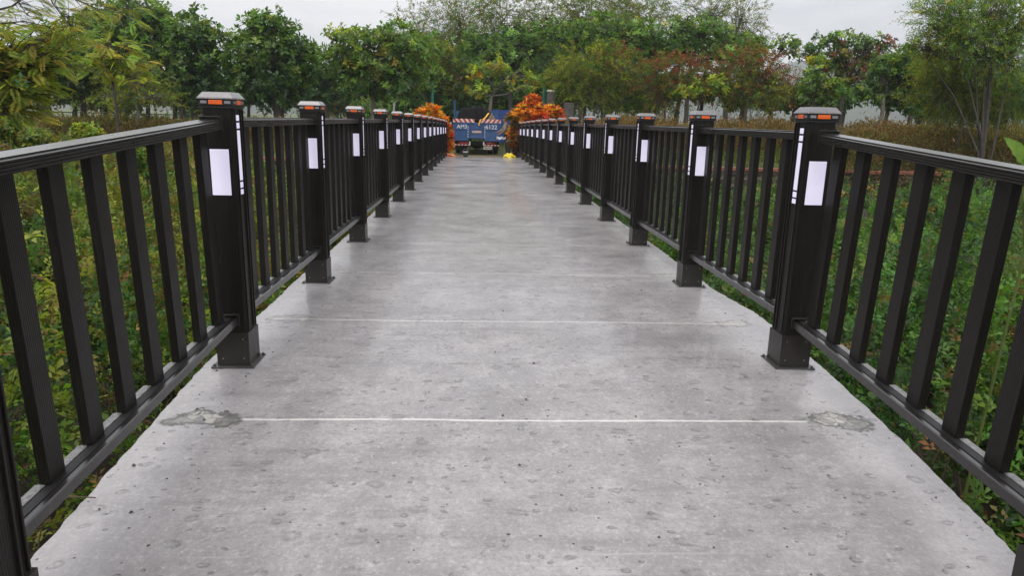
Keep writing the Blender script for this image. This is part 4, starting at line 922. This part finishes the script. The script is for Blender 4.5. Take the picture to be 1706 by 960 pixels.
# ------------------------------------------------------------------ truck
M['truck_blue'] = simple('truck_blue_paint', (.030, .085, .22), .42, 0, .3, .22, 3, .1, 40)
M['truck_dark'] = simple('truck_chassis', (.015, .014, .013), .6, 0, 0, .3)
M['tarp_black'] = simple('black_tarp', (.006, .006, .0065), .75, 0, 0, .3, 3, .9, 6, spec=.12)
M['red'] = simple('red_paint', (.42, .022, .02), .4); M['cream'] = simple('white_paint', (.62, .58, .52), .45)
M['yellow'] = simple('yellow_strap', (.70, .36, .02), .5); M['tyre'] = simple('tyre_rubber', (.018, .017, .016), .8)
M['lamp_red'] = simple('red_lamp', (.45, .02, .015), .2, 0, .7); M['glass'] = simple('cab_glass', (.03, .04, .045), .08, 0, .6)
M['text_white'] = simple('white_lettering', (.62, .68, .74), .5); M['text_dark'] = simple('dark_lettering', (.03, .03, .04), .5)
M['wood'] = simple('load_board', (.20, .14, .10), .7)
def text_mesh(name, s, size, loc, m, parent, rot=(math.pi/2, 0, 0), sx=1.0):
    cu = bpy.data.curves.new(name, 'FONT'); cu.body = s; cu.size = size; cu.extrude = .003; cu.align_x = 'CENTER'; cu.offset = size*.012
    t = bpy.data.objects.new(name, cu); COL.objects.link(t); bpy.context.view_layer.update()
    me = bpy.data.meshes.new_from_object(t.evaluated_get(bpy.context.evaluated_depsgraph_get())); me.name = name; me.materials.clear(); me.materials.append(m)
    bpy.data.objects.remove(t); o = link(bpy.data.objects.new(name, me), parent); o.location = loc; o.rotation_euler = rot; o.scale = (sx, 1, 1)
    return o
def stripes(b, x0, x1, y, z0, z1, n, slant, mi_a=0, mi_b=1, th=.02):
    """board of n slanted stripes: every stripe its own material slot, clipped to the board"""
    w = (x1-x0)/n; sh = (z1-z0)*slant
    for i in range(-2, n+3):
        a = x0+i*w; c = a+w
        lo = [(a, z0), (c, z0), (c+sh, z1), (a+sh, z1)]
        poly = lo
        for axis, lim, keep in ((0, x0, 1), (0, x1, -1)):
            outp = []
            for k in range(len(poly)):
                p, q = poly[k], poly[(k+1) % len(poly)]; pi_, qi = (p[0]-lim)*keep >= 0, (q[0]-lim)*keep >= 0
                if pi_: outp.append(p)
                if pi_ != qi: t = (lim-p[0])/(q[0]-p[0]); outp.append((lim, p[1]+(q[1]-p[1])*t))
            poly = outp
            if not poly: break
        if len(poly) < 3: continue
        n_ = len(poly); b.add([(x, y, z) for x, z in poly]+[(x, y+th, z) for x, z in poly], [tuple(range(n_)), tuple(range(2*n_-1, n_-1, -1))]+[(k, (k+1) % n_, n_+(k+1) % n_, n_+k) for k in range(n_)], mi_a if i % 2 else mi_b)
def truck():
    YT = 32.4; c = at(794, 256, YT); zb = float(ground(c.x, YT)); T = empty('cargo_truck', (c.x, YT, zb)); tag(T, 'blue cargo truck seen from behind with red and white striped tailgate and a tarped load', 'truck')
    Wd = 1.06; zf = .70; zt = 1.38
    b = MB(); b.box(-Wd, -Wd+.05, .05, 4.3, zf, zt); b.box(Wd-.05, Wd, .05, 4.3, zf, zt); b.box(-Wd, Wd, 4.25, 4.3, zf, zt+.55); b.box(-Wd+.05, Wd-.05, .05, 4.25, zf, zf+.06)
    for s in (-1, 1):
        for y in np.arange(.3, 4.2, .65): b.box(s*Wd-.02, s*Wd+.02, y, y+.06, zf, zt)
    b.build('cargo_bed', M['truck_blue'], T, bevel=.006, seg=1)
    # tailgate: two high outer leaves and a lower middle leaf, pressed ribs
    def gate(x0, x1, z0, z1):
        g = MB(); g.box(x0, x1, 0, .045, z0, z1); h = z1-z0
        g.box(x0+.03, x1-.03, -.018, 0, z0+.02, z0+.09); g.box(x0+.03, x1-.03, -.018, 0, z0+h*.60, z0+h*.66); g.box(x0+.03, x1-.03, -.018, 0, z1-.06, z1-.01)
        g.box(x0, x0+.045, -.022, 0, z0, z1); g.box(x1-.045, x1, -.022, 0, z0, z1)
        return g.build('tailgate', M['truck_blue'], T, bevel=.006, seg=1)
    gl = gate(-Wd, -.36, zf-.09, zt+.04); gm = gate(-.34, .30, zf+.02, zt+.04); gr = gate(.32, Wd, zf-.09, zt+.04)
    text_mesh('lettering', 'AM3', .24, (-.66, -.022, 1.165), M['text_white'], gl, sx=.98)
    text_mesh('lettering', '6122', .25, (.64, -.022, 1.16), M['text_white'], gr, sx=1.05)
    for x, g_ in ((-.385, gl), (.355, gr)):
        q = MB(); rs = random.Random(int(x*100))
        for k in range(5):
            z = 1.22-k*.11
            q.box(x-.028, x+.028, -.026, -.0225, z, z+.012); q.box(x-.028, x+.028, -.026, -.0225, z+.05, z+.060); q.box(x-.006, x+.006, -.0262, -.0226, z+.0122, z+.0498); q.box(x-.03, x-.018, -.0264, -.0227, z+.016, z+.040)
        q.build('lettering', M['text_white'], g_)
    s = MB(); s.box(-.20, .20, -.030, -.019, .975, 1.075, 1)
    for k in range(7): x = -.185+k*.055; s.box(x, x+.035, -.034, -.0302, .99, 1.002, 0); s.box(x, x+.035, -.034, -.0302, 1.045, 1.057, 0); s.box(x+.012, x+.022, -.0342, -.0303, 1.0025, 1.0445, 0)
    s.build('warning_plate', [M['red'], M['cream']], gm)
    for x0, x1, sl, n in ((-Wd, -.10, -.75, 9), (.16, Wd, .75, 9)):
        s = MB(); stripes(s, x0, x1, -.03, zt+.045, zt+.20, n, sl); s.build('striped_board', [M['red'], M['cream']], T)
    # rear bumper bars, lamps, plate
    for sg in (-1, 1):
        s = MB(); stripes(s, min(sg*.32, sg*1.0), max(sg*.32, sg*1.0), .05, .42, .465, 9, .6); s.box(sg*.31-.03, sg*.31+.03, .02, .06, .44, .60, 1)
        s.build('bumper_bar', [M['red'], M['cream']], T)
        l = MB(); l.box(min(sg*.40, sg*.92), max(sg*.40, sg*.92), .10, .22, .475, .60, 0); lo = l.build('lamp_box', M['truck_dark'], T)
        for xx in (.46, .60, .74): q = MB(); q.box(sg*xx-.05, sg*xx+.07, .085, .0995, .49, .585); q.build('tail_lamp', M['lamp_red'] if xx < .7 else M['red'], lo)
        f = MB(); f.box(min(sg*.45, sg*1.02), max(sg*.45, sg*1.02), 1.2, 1.24, .18, .62); f.build('mudflap', M['black'], T)
    pl = MB(); pl.box(.30, .70, .08, .095, .255, .40); po = pl.build('licence_plate', M['cream'], T, bevel=.004); text_mesh('lettering', 'AM3-6122', .09, (.50, .077, .295), M['text_dark'], po, sx=.9)
    ch = MB(); ch.box(-.42, -.30, .1, 5.8, .42, .60); ch.box(.30, .42, .1, 5.8, .42, .60); ch.box(-.9, .9, 1.7, 1.82, .32, .46); ch.box(-.3, .3, .5, .6, .42, .60); ch.lathe([(.0, -.2), (.14, -.2), (.17, 0), (.14, .2), (0, .2)], (0, 1.76, .38), 14, 'x')
    ch.build('chassis', M['truck_dark'], T)
    def wheel(x, y, w, R=.38):
        t = MB(); t.lathe([(R-.15, -w/2), (R-.03, -w/2), (R, -w/2+.03), (R, w/2-.03), (R-.03, w/2), (R-.15, w/2)], (x, y, R), 28, 'x'); to = t.build('wheel', M['tyre'], T)
        r = MB(); r.lathe([(0.03, -w/2-.004), (R-.155, -w/2-.004), (R-.155, w/2+.004), (.03, w/2+.004)], (x, y, R), 20, 'x'); r.build('rim', M['silver'], to)
    for x in (-.88, -.62, .62, .88): wheel(x, 1.76, .21)
    for x in (-.82, .82): wheel(x, 5.1, .22)
    cab = MB(); cab.add([(-.95, 4.45, .6), (.95, 4.45, .6), (.95, 6.0, .6), (-.95, 6.0, .6), (-.95, 4.45, 1.35), (.95, 4.45, 1.35), (.95, 6.0, 1.3), (-.95, 6.0, 1.3), (-.9, 4.5, 1.86), (.9, 4.5, 1.86), (.9, 5.6, 1.86), (-.9, 5.6, 1.86)],
        [(0, 3, 2, 1), (0, 1, 5, 4), (1, 2, 6, 5), (2, 3, 7, 6), (3, 0, 4, 7), (4, 5, 9, 8), (5, 6, 10, 9), (6, 7, 11, 10), (7, 4, 8, 11), (8, 9, 10, 11)])
    co = cab.build('cab', M['truck_blue'], T, bevel=.03)
    w = MB(); w.box(-.7, .7, 4.43, 4.47, 1.42, 1.75); w.build('rear_window', M['glass'], co)
    w = MB(); w.add([(-.8, 5.98, 1.36), (.8, 5.98, 1.36), (.76, 5.66, 1.80), (-.76, 5.66, 1.80)], [(0, 1, 2, 3)]); 
    w.add([(-.8, 6.0, 1.36), (.8, 6.0, 1.36), (.76, 5.68, 1.80), (-.76, 5.68, 1.80)], [(0, 3, 2, 1)]); w.build('windscreen', M['glass'], co)
    # the load: a lumpy heap under a black tarp, in the bed (rests there: its own thing)
    return T, c, zb
T, tc_, tz = truck()
def load():
    o = empty('tarped_load', (tc_.x+.02, 32.7, tz+.77)); tag(o, 'lumpy load under a black tarp heaped in the bed of the blue truck', 'load')
    nx, ny = 34, 40; V = []; F = []
    for j in range(ny):
        for i in range(nx):
            u = i/(nx-1)*2-1; v = j/(ny-1)
            x = u*(1.0+ .02*math.sin(j)); y = .10+v*3.6
            prof = (max(0, 1-abs(u)**7)**.5)*(1-.35*max(0, u-.25)) if u < .985 else 0
            top = 1.24 + .05*math.sin(u*4+1)+.06*math.sin(v*9)+.03*math.sin(u*11+v*13) - (.12*max(0, u-.1)) 
            end = min(1, (v+.02)*9)**.6*min(1, (1.02-v)*9)**.6
            z = .04 + top*prof*end + .02*math.sin(u*23+v*31)*prof
            V.append((x, y, max(z, .04)))
    for j in range(ny-1):
        for i in range(nx-1): a = j*nx+i; F.append((a, a+1, a+nx+1, a+nx))
    me = bpy.data.meshes.new('tarp'); me.from_pydata(V, [], F); me.materials.append(M['tarp_black']); me.polygons.foreach_set('use_smooth', [True]*len(F)); t = link(bpy.data.objects.new('tarp', me), o)
    sm_ = t.modifiers.new('solid', 'SOLIDIFY'); sm_.thickness = .012
    b = MB(); b.add([(.42, .04, .3), (.95, .04, .3), (.90, .16, .72), (.62, .20, 1.10), (.46, .16, .8), (.42, .2, .3), (.95, .2, .3), (.90, .3, .72), (.62, .3, 1.10), (.46, .3, .8)], [(0, 1, 2, 3, 4), (9, 8, 7, 6, 5), (0, 5, 6, 1), (1, 6, 7, 2), (2, 7, 8, 3), (3, 8, 9, 4), (4, 9, 5, 0)])
    b.build('sacking', M['wood'], o)
    s = empty('strap', (tc_.x, 32.3, tz)); tag(s, 'yellow strap hanging from the load over the striped tailgate', 'strap')
    m = MB(); pts = [(.52, .42, 1.86), (.46, .30, 1.78), (.38, .2, 1.66), (.28, .10, 1.58), (.16, .03, 1.56), (.12, -.005, 1.44), (.08, -.01, 1.30)]
    for i in range(len(pts)-1):
        a, c = Vector(pts[i]), Vector(pts[i+1]); w = .035
        m.add([a+Vector((-w, 0, 0)), a+Vector((w, 0, 0)), c+Vector((w, 0, 0)), c+Vector((-w, 0, 0))]+[a+Vector((-w, -.008, 0)), a+Vector((w, -.008, 0)), c+Vector((w, -.008, 0)), c+Vector((-w, -.008, 0))], [(0, 1, 2, 3), (7, 6, 5, 4), (0, 4, 5, 1), (1, 5, 6, 2), (2, 6, 7, 3), (3, 7, 4, 0)])
    m.build('strap_band', M['yellow'], s)
load()

# ------------------------------------------------------------------ things round the bridge end
M['panel_blue'] = simple('blue_sheet', (.035, .09, .32), .5, 0, 0, .15); M['pole_green'] = simple('green_pole_paint', (.03, .24, .15), .4)
M['pole_blue'] = simple('blue_pole_paint', (.04, .13, .26), .45); M['pillar'] = simple('grey_pillar', (.11, .10, .09), .8, 0, 0, .3, 4, .5, 20)
M['pole_white'] = simple('pale_pole', (.45, .50, .48), .5); M['bag_yellow'] = simple('yellow_plastic', (.80, .62, .01), .35, 0, .2, .1, 6, .5, 12)
M['bag_orange'] = simple('orange_sack', (.62, .20, .06), .6, 0, 0, .4, 6, .8, 12); M['bucket'] = simple('bucket_green', (.09, .16, .13), .4); M['white'] = simple('white_plastic', (.7, .7, .72), .4)
def blue_panel():
    Y = 39.5; a = at(757, 181, Y); b_ = at(853, 181, Y); zb = float(ground((a.x+b_.x)/2, Y)); o = empty('blue_sheet_screen', ((a.x+b_.x)/2, Y, zb)); tag(o, 'blue sheet screen between two thin posts standing behind the truck', 'screen')
    w = (b_.x-a.x)/2; zt = a.z-zb; m = MB(); x = -w
    x = w*.25
    while x < w: m.box(x, min(w, x+.12), -.02, .02, .25, zt); m.box(min(w, x+.12), min(w, x+.18), -.005, .03, .25, zt); x += .18
    m.build('sheet', M['panel_blue'], o)
    for s, v in ((-1, 167), (1, 176)):
        p = MB(); p.tube([(s*(w-.02), -.09, -.1), (s*(w-.02), -.09, at(757, v, Y).z-zb)], .055, 12); p.build('post', M['pole_blue'], o)
blue_panel()
def pole(name, label, cat, u, vtop, Y, r0, r1, m, cap=None, curl=False):
    p = at(u, vtop, Y); zb = float(ground(p.x, Y)); o = empty(name, (p.x, Y, zb)); tag(o, label, cat); h = p.z-zb
    b = MB(); b.tube([(0, 0, -.1), (0, 0, h*.45), (0, 0, h)], [r0, (r0+r1)/2*.9, r1], 14); b.tube([(0, 0, .0), (0, 0, .2)], r0*1.5, 14); b.tube([(0, 0, h), (0, 0, h+.04)], r1*1.4, 12); b.build('shaft', M[m], o, smooth=False)
    if curl:
        c = MB(); pts = [(.10+.02*t+ .17*math.cos(t*.9)*(1-t*.07), 0, h*.5+.16*math.sin(t*.9)*(1-t*.07)) for t in np.linspace(0, 9, 26)]; c.tube(pts, .022, 7)
        c.tube([(.05, 0, h*.52), (.5, 0, h*.42), (.85, 0, h*.34)], .02, 6); c.build('scroll_bracket', M[m], o)
    return o
pole('street_pole', 'tapering green painted pole rising behind the left orange shrub', 'pole', 720, 137, 38, .16, .06, 'pole_green', curl=True)
pole('street_pole', 'straight green painted pole rising behind the right orange shrub', 'pole', 907, 139, 38, .10, .085, 'pole_green')
pole('lamp_pole', 'thin pale pole among the trees above the left railing', 'pole', 656, 146, 42, .08, .06, 'pole_white')
pole('lamp_pole', 'thin black pole between the pale pole and the left orange shrub', 'pole', 676, 153, 41, .05, .04, 'truck_dark')
def pillar(label, u, vtop, Y, w, capm, tilt=0):
    p = at(u, vtop, Y); zb = float(ground(p.x, Y)); o = empty('gate_pillar', (p.x, Y, zb), tilt); tag(o, label, 'pillar'); h = p.z-zb
    b = MB(); b.box(-w/2, w/2, -w/2, w/2, -.1, h-.06); b.build('shaft', M['pillar'], o, bevel=.02)
    c = MB(); c.frustum(w+.03, w-.06, h-.06, h); c.build('cap', M[capm], o, bevel=.01)
pillar('tall square grey pillar with a white top beside the right green pole', 917.5, 150, 37, .38, 'white')
pillar('shorter brown stone pillar right of the white topped one', 948, 171, 36, .40, 'stone', .3)

# yellow bag, orange sack, bucket
def lump(name, label, cat, u, v, Y, rx, ry, rz, m, seed, knots=2):
    p = at(u, v, Y); zb = float(ground(p.x, Y)); bm = bmesh.new(); bmesh.ops.create_icosphere(bm, subdivisions=4, radius=1)
    rs = random.Random(seed); ph = [rs.uniform(0, 6) for _ in range(6)]
    for w in bm.verts:
        x, y, z = w.co; d = 1+.13*math.sin(x*4+ph[0])+.10*math.sin(y*6+ph[1])+.09*math.sin(z*7+x*5+ph[2])+.045*math.sin(x*17+y*13+ph[3])
        d *= 1-.28*math.exp(-(x*6+.3)**2)*(z > 0)
        w.co = Vector((x*rx*d, y*ry*d, max(z*d, -.55)*rz+.55*rz))
    me = bpy.data.meshes.new(name); bm.to_mesh(me); bm.free(); me.materials.append(M[m]); me.polygons.foreach_set('use_smooth', [True]*len(me.polygons))
    o = link(bpy.data.objects.new(name, me)); o.location = (p.x, Y, zb); tag(o, label, cat); return o
lump('plastic_bag', 'bright yellow plastic bag on the ground at the foot of the right shrubs', 'bag', 848.5, 262, 29.75, .27, .20, .16, 'bag_yellow', 3)
lump('sack', 'slumped orange sack on the ground at the foot of the left orange shrub', 'sack', 748, 260, 30.1, .24, .22, .13, 'bag_orange', 5)
def bucket():
    p = at(775.5, 261, 30.6); zb = float(ground(p.x, 30.6)); o = empty('bucket', (p.x, 30.6, zb)); tag(o, 'small green bucket with a white rim on the dirt behind the truck', 'bucket')
    b = MB(); b.lathe([(.0, .01), (.085, 0), (.105, .20), (.115, .235), (.105, .235), (.095, .20), (.075, .02), (0, .02)], (0, 0, 0), 22); b.build('body', M['bucket'], o, smooth=True)
    r = MB(); r.lathe([(.106, .205), (.119, .207), (.121, .236), (.106, .236)], (0, 0, 0), 22); r.build('rim', M['white'], o)
    h = MB(); h.tube([(.12*math.cos(a), 0, .22+.12*math.sin(a)) for a in np.linspace(0, math.pi, 10)], .004, 5); h.build('handle', M['bolt'], o)
bucket()

# far fence on the left bank
def far_fence():
    Y = 46.; a = at(52, 190, Y); b_ = at(345, 190, Y); o = empty('far_fence', (a.x, Y, -.33)); tag(o, 'thin dark railing fence below the trunks of the left trees', 'fence'); L = b_.x-a.x
    ztop = at(150, 187, Y).z+.33; r = MB(); r.box(0, L, -.02, .02, ztop-.05, ztop); r.box(0, L, -.015, .015, ztop-.45, ztop-.42); r.build('rail', M['truck_dark'], o)
    for x in np.arange(0, L, .62): p = MB(); p.box(x-.025, x+.025, -.025, .025, -.1, ztop); p.build('post', M['truck_dark'], o)
far_fence()

# broad leaved weed by the right edge, just outside the railing
def big_weed():
    Y = 4.2; p = at(1704, 300, Y); zb = float(ground(p.x, Y)); o = empty('broadleaf_weed', (p.x, Y, zb)); tag(o, 'young plant with large pale green leaves poking above the right handrail', 'plant')
    def q(u, v, dy=0): return Vector(at(u, v, Y+dy)) - Vector(o.location)
    T = MB(); top = q(1702, 292); T.tube([(0.1, .1, -.05), (.05, .05, .8), q(1708, 420), top], [.012, .011, .009, .006], 7); T.tube([top, q(1696, 268)], [.004, .003], 6); T.tube([top, q(1712, 240)], [.005, .003], 6)
    T.build('stem', M['leafstem'], o)
    def blade(base, tip, wid, cup, nm, curl=0):
        base, tip = Vector(base), Vector(tip); ax = tip-base; L = ax.length; ax.normalize(); view = Vector((0, -1, .25)).normalized(); sd = ax.cross(view).normalized(); n = sd.cross(ax)
        nu, nv = 13, 9; V = []; F = []
        for i in range(nu):
            t = i/(nu-1); w = wid*(math.sin(math.pi*min(1, t**.72))**.75)*.5+.001
            for j in range(nv):
                s = j/(nv-1)*2-1; V.append(tuple(base+ax*L*t+sd*w*s+n*(cup*abs(s)**1.3*w*2.0 - curl*t*t*L + .006*math.sin(t*22)*abs(s))))
        for i in range(nu-1):
            for j in range(nv-1): a = i*nv+j; F.append((a, a+1, a+nv+1, a+nv))
        me = bpy.data.meshes.new(nm); me.from_pydata(V, [], F); me.materials.append(M['bigleaf']); me.polygons.foreach_set('use_smooth', [True]*len(F)); link(bpy.data.objects.new(nm, me), o)
    blade(q(1700, 272), q(1678, 228), .085, .5, 'leaf', .15)
    blade(q(1703, 288, -.05), q(1712, 236, -.1), .11, .35, 'leaf', -.1)
    blade(q(1705, 270), q(1735, 262), .12, .2, 'leaf', .2)
    blade(q(1706, 330), q(1738, 372), .12, .2, 'leaf', .3)
def bigleaf_mat():
    m, nt, p = mat('big_leaf'); pos = node(nt, 'ShaderNodeTexCoord').outputs['Object']; n = noise(nt, pos, 14, 4, .6)
    c = mixc(nt, ramp(nt, n, .3, .7), (.14, .27, .05), (.28, .42, .08)); nt.links.new(c, p.inputs['Base Color']); p.inputs['Roughness'].default_value = .4
    tr = node(nt, 'ShaderNodeBsdfTranslucent', {0: c}); nt.links.new(node(nt, 'ShaderNodeMixShader', {0: .4, 1: p.outputs[0], 2: tr.outputs[0]}).outputs[0], nt.nodes['Material Output'].inputs[0]); return m
M['bigleaf'] = bigleaf_mat(); M['leafstem'] = simple('leaf_stem', (.10, .14, .03), .5)
big_weed()

# ------------------------------------------------------------------ person working by the tailgate
M['skin'] = simple('skin', (.34, .19, .13), .5); M['hair'] = simple('dark_hair', (.012, .010, .012), .5); M['shirt'] = simple('khaki_shirt', (.22, .19, .15), .8, 0, 0, .25, 14)
M['trousers'] = simple('dark_trousers', (.03, .03, .035), .8); M['boots'] = simple('dark_boots', (.02, .018, .016), .6); M['cloth'] = simple('white_cloth', (.75, .74, .8), .7)
def skin_mesh(name, verts, radii, edges, m, parent, sub=2, rootv=0):
    me = bpy.data.meshes.new(name); me.from_pydata(verts, edges, []); o = bpy.data.objects.new(name, me); COL.objects.link(o)
    sk = o.modifiers.new('s', 'SKIN'); sk.use_smooth_shade = True
    for i, r in enumerate(radii):
        v = me.skin_vertices[0].data[i]; v.radius = (r, r) if not hasattr(r, '__len__') else r; v.use_root = (i == rootv)
    sb = o.modifiers.new('d', 'SUBSURF'); sb.levels = sub; sb.render_levels = sub
    bpy.context.view_layer.update()
    nm = bpy.data.meshes.new_from_object(o.evaluated_get(bpy.context.evaluated_depsgraph_get())); nm.name = name; nm.materials.clear(); nm.materials.append(m)
    nm.polygons.foreach_set('use_smooth', [True]*len(nm.polygons)); bpy.data.objects.remove(o)
    return link(bpy.data.objects.new(name, nm), parent)
def person():
    Y = 31.6; p = at(845, 255, Y); zb = float(ground(p.x, Y)); o = empty('person', (p.x, Y, zb)); tag(o, 'person in a khaki shirt and dark trousers bending beside the truck, holding a white cloth', 'person')
    # x to the right of the picture, y away; the figure faces the truck (-x) and leans forward
    J = dict(pelvis=(.02, 0, .92), waist=(-.01, 0, 1.06), chest=(-.07, 0, 1.26), neck0=(-.11, 0, 1.43), neck=(-.125, 0, 1.50), head=(-.14, 0, 1.585), crown=(-.15, 0, 1.66),
             shl=(-.10, .17, 1.38), shr=(-.09, -.17, 1.38), ell=(-.22, .24, 1.15), elr=(-.14, -.25, 1.12), wrl=(-.38, .14, 1.06), wrr=(-.33, -.16, .98),
             hipl=(.02, .10, .86), hipr=(.02, -.10, .86), knl=(-.04, .12, .48), knr=(.03, -.13, .47), anl=(.02, .12, .09), anr=(.10, -.13, .09), tol=(-.14, .13, .04), tor=(-.06, -.15, .04),
             hal=(-.45, .12, 1.05), har=(-.40, -.14, .95))
    N = list(J); R = dict(pelvis=(.145, .15), waist=(.13, .14), chest=(.15, .16), neck0=.06, neck=.052, head=(.092, .098), crown=.078, shl=.068, shr=.068, ell=.05, elr=.05, wrl=.028, wrr=.028,
             hipl=.085, hipr=.085, knl=.058, knr=.058, anl=.042, anr=.042, tol=.032, tor=.032, hal=.03, har=.03)
    E = [('pelvis', 'waist'), ('waist', 'chest'), ('chest', 'neck0'), ('neck0', 'neck'), ('neck', 'head'), ('head', 'crown'), ('chest', 'shl'), ('chest', 'shr'), ('shl', 'ell'), ('shr', 'elr'), ('ell', 'wrl'), ('elr', 'wrr'), ('wrl', 'hal'), ('wrr', 'har'),
         ('pelvis', 'hipl'), ('pelvis', 'hipr'), ('hipl', 'knl'), ('hipr', 'knr'), ('knl', 'anl'), ('knr', 'anr'), ('anl', 'tol'), ('anr', 'tor')]
    V = [J[n] for n in N]; RR = [R[n] for n in N]; EE = [(N.index(a), N.index(b)) for a, b in E]
    for hand, sg in (('hal', 1), ('har', -1)):
        hv = Vector(J[hand])
        for f in range(5):
            lat = (f-1.5)*.017 if f < 4 else .03*sg; ln = (.030, .036, .034, .028, .022)[f]
            b = len(V); dirv = Vector((-1, 0, -.2)) if f < 4 else Vector((-.5, .6*sg, .3)); dirv.normalize()
            V += [tuple(hv+Vector((-.012, lat, 0))), tuple(hv+Vector((-.012, lat, 0))+dirv*ln), tuple(hv+Vector((-.012, lat, -.012))+dirv*ln*1.8)]; RR += [.009, .0085, .007]; EE += [(N.index(hand), b), (b, b+1), (b+1, b+2)]
    body = skin_mesh('body', V, RR, EE, M['skin'], o)
    def cover(name, names, m, grow, edges, over={}):
        vv = [over.get(n, J[n]) for n in names]; rr = [tuple(q+grow for q in (R[n] if hasattr(R[n], '__len__') else (R[n], R[n]))) for n in names]
        return skin_mesh(name, vv, rr, [(names.index(a), names.index(b)) for a, b in edges], m, o)
    cover('shirt', ['waist', 'pelvis', 'chest', 'neck0', 'shl', 'shr', 'ell', 'elr', 'wrl', 'wrr'], M['shirt'], .016, [('pelvis', 'waist'), ('waist', 'chest'), ('chest', 'neck0'), ('chest', 'shl'), ('chest', 'shr'), ('shl', 'ell'), ('shr', 'elr'), ('ell', 'wrl'), ('elr', 'wrr')],
          {'neck0': (-.105, 0, 1.40), 'wrl': (-.34, .16, 1.08), 'wrr': (-.29, -.18, 1.01)})
    cover('trousers', ['pelvis', 'hipl', 'hipr', 'knl', 'knr', 'anl', 'anr'], M['trousers'], .022, [('pelvis', 'hipl'), ('pelvis', 'hipr'), ('hipl', 'knl'), ('hipr', 'knr'), ('knl', 'anl'), ('knr', 'anr')], {'pelvis': (.02, 0, .90)})
    for a, t in (('anl', 'tol'), ('anr', 'tor')):
        cover('boot', [a, t], M['boots'], .012, [(a, t)])
    h = MB(); bm = bmesh.new(); bmesh.ops.create_uvsphere(bm, u_segments=18, v_segments=12, radius=1)
    for v in list(bm.verts):
        x, y, z = v.co
        v.co = Vector((-.140+x*.118, y*.110, 1.625+z*.125))
    bmesh.ops.delete(bm, geom=[v for v in bm.verts if v.co.z < (1.53 if v.co.x > -.13 else 1.655)], context='VERTS')
    me = bpy.data.meshes.new('hair'); bm.to_mesh(me); bm.free(); me.materials.append(M['hair']); me.polygons.foreach_set('use_smooth', [True]*len(me.polygons)); link(bpy.data.objects.new('hair', me), o)
    # face: nose, ears, eyes
    f = MB(); f.add([(-.222, 0, 1.60), (-.245, -.0, 1.565), (-.218, -.016, 1.56), (-.218, .016, 1.56)], [(0, 1, 2), (0, 3, 1), (1, 3, 2), (0, 2, 3)]); f.build('nose', M['skin'], o)
    for s in (-1, 1):
        e = MB(); e.tube([(-.13, s*.078, 1.565), (-.13, s*.088, 1.60)], .014, 8); e.build('ear', M['skin'], o); e = MB(); e.tube([(-.214, s*.030, 1.60), (-.220, s*.030, 1.60)], .010, 8); e.build('eye', M['hair'], o)
    e = MB(); e.box(-.222, -.214, -.024, .024, 1.528, 1.535); e.build('mouth', M['red'], o)
    c = empty('cloth', (p.x-.46, Y-.15, zb+.86)); 
    b = MB(); n = 12
    for i in range(n):
        t0, t1 = i/n, (i+1)/n
        f_ = lambda t: (-.02+.03*math.sin(t*9), .02*math.sin(t*14))
        (y0, z0), (y1, z1) = f_(t0), f_(t1); x0, x1 = -.02+.40*t0, -.02+.40*t1
        b.add([(x0, y0, z0), (x1, y1, z1), (x1, y1, z1-.11), (x0, y0, z0-.11), (x0, y0+.012, z0), (x1, y1+.012, z1), (x1, y1+.012, z1-.11), (x0, y0+.012, z0-.11)], [(0, 3, 2, 1), (4, 5, 6, 7), (0, 1, 5, 4), (2, 3, 7, 6)])
    cl = b.build('sheet', M['cloth'], c); tag(c, 'white folded cloth held by the person beside the truck', 'cloth')
person()

# ------------------------------------------------------------------ haze
def haze():
    b = MB(); b.box(-2560, 2560, -2560, 2560, -4, 215); m = bpy.data.materials.new('haze'); m.use_nodes = True; nt = m.node_tree; nt.nodes.clear()
    o = nt.nodes.new('ShaderNodeOutputMaterial'); v = nt.nodes.new('ShaderNodeVolumePrincipled'); v.inputs['Color'].default_value = (.84, .865, .90, 1); v.inputs['Density'].default_value = .0005; v.inputs['Anisotropy'].default_value = .2
    nt.links.new(v.outputs[0], o.inputs['Volume']); h = b.build('haze', m); tag(h, 'pale mist that fades the far hills', 'haze', kind='stuff')
haze()
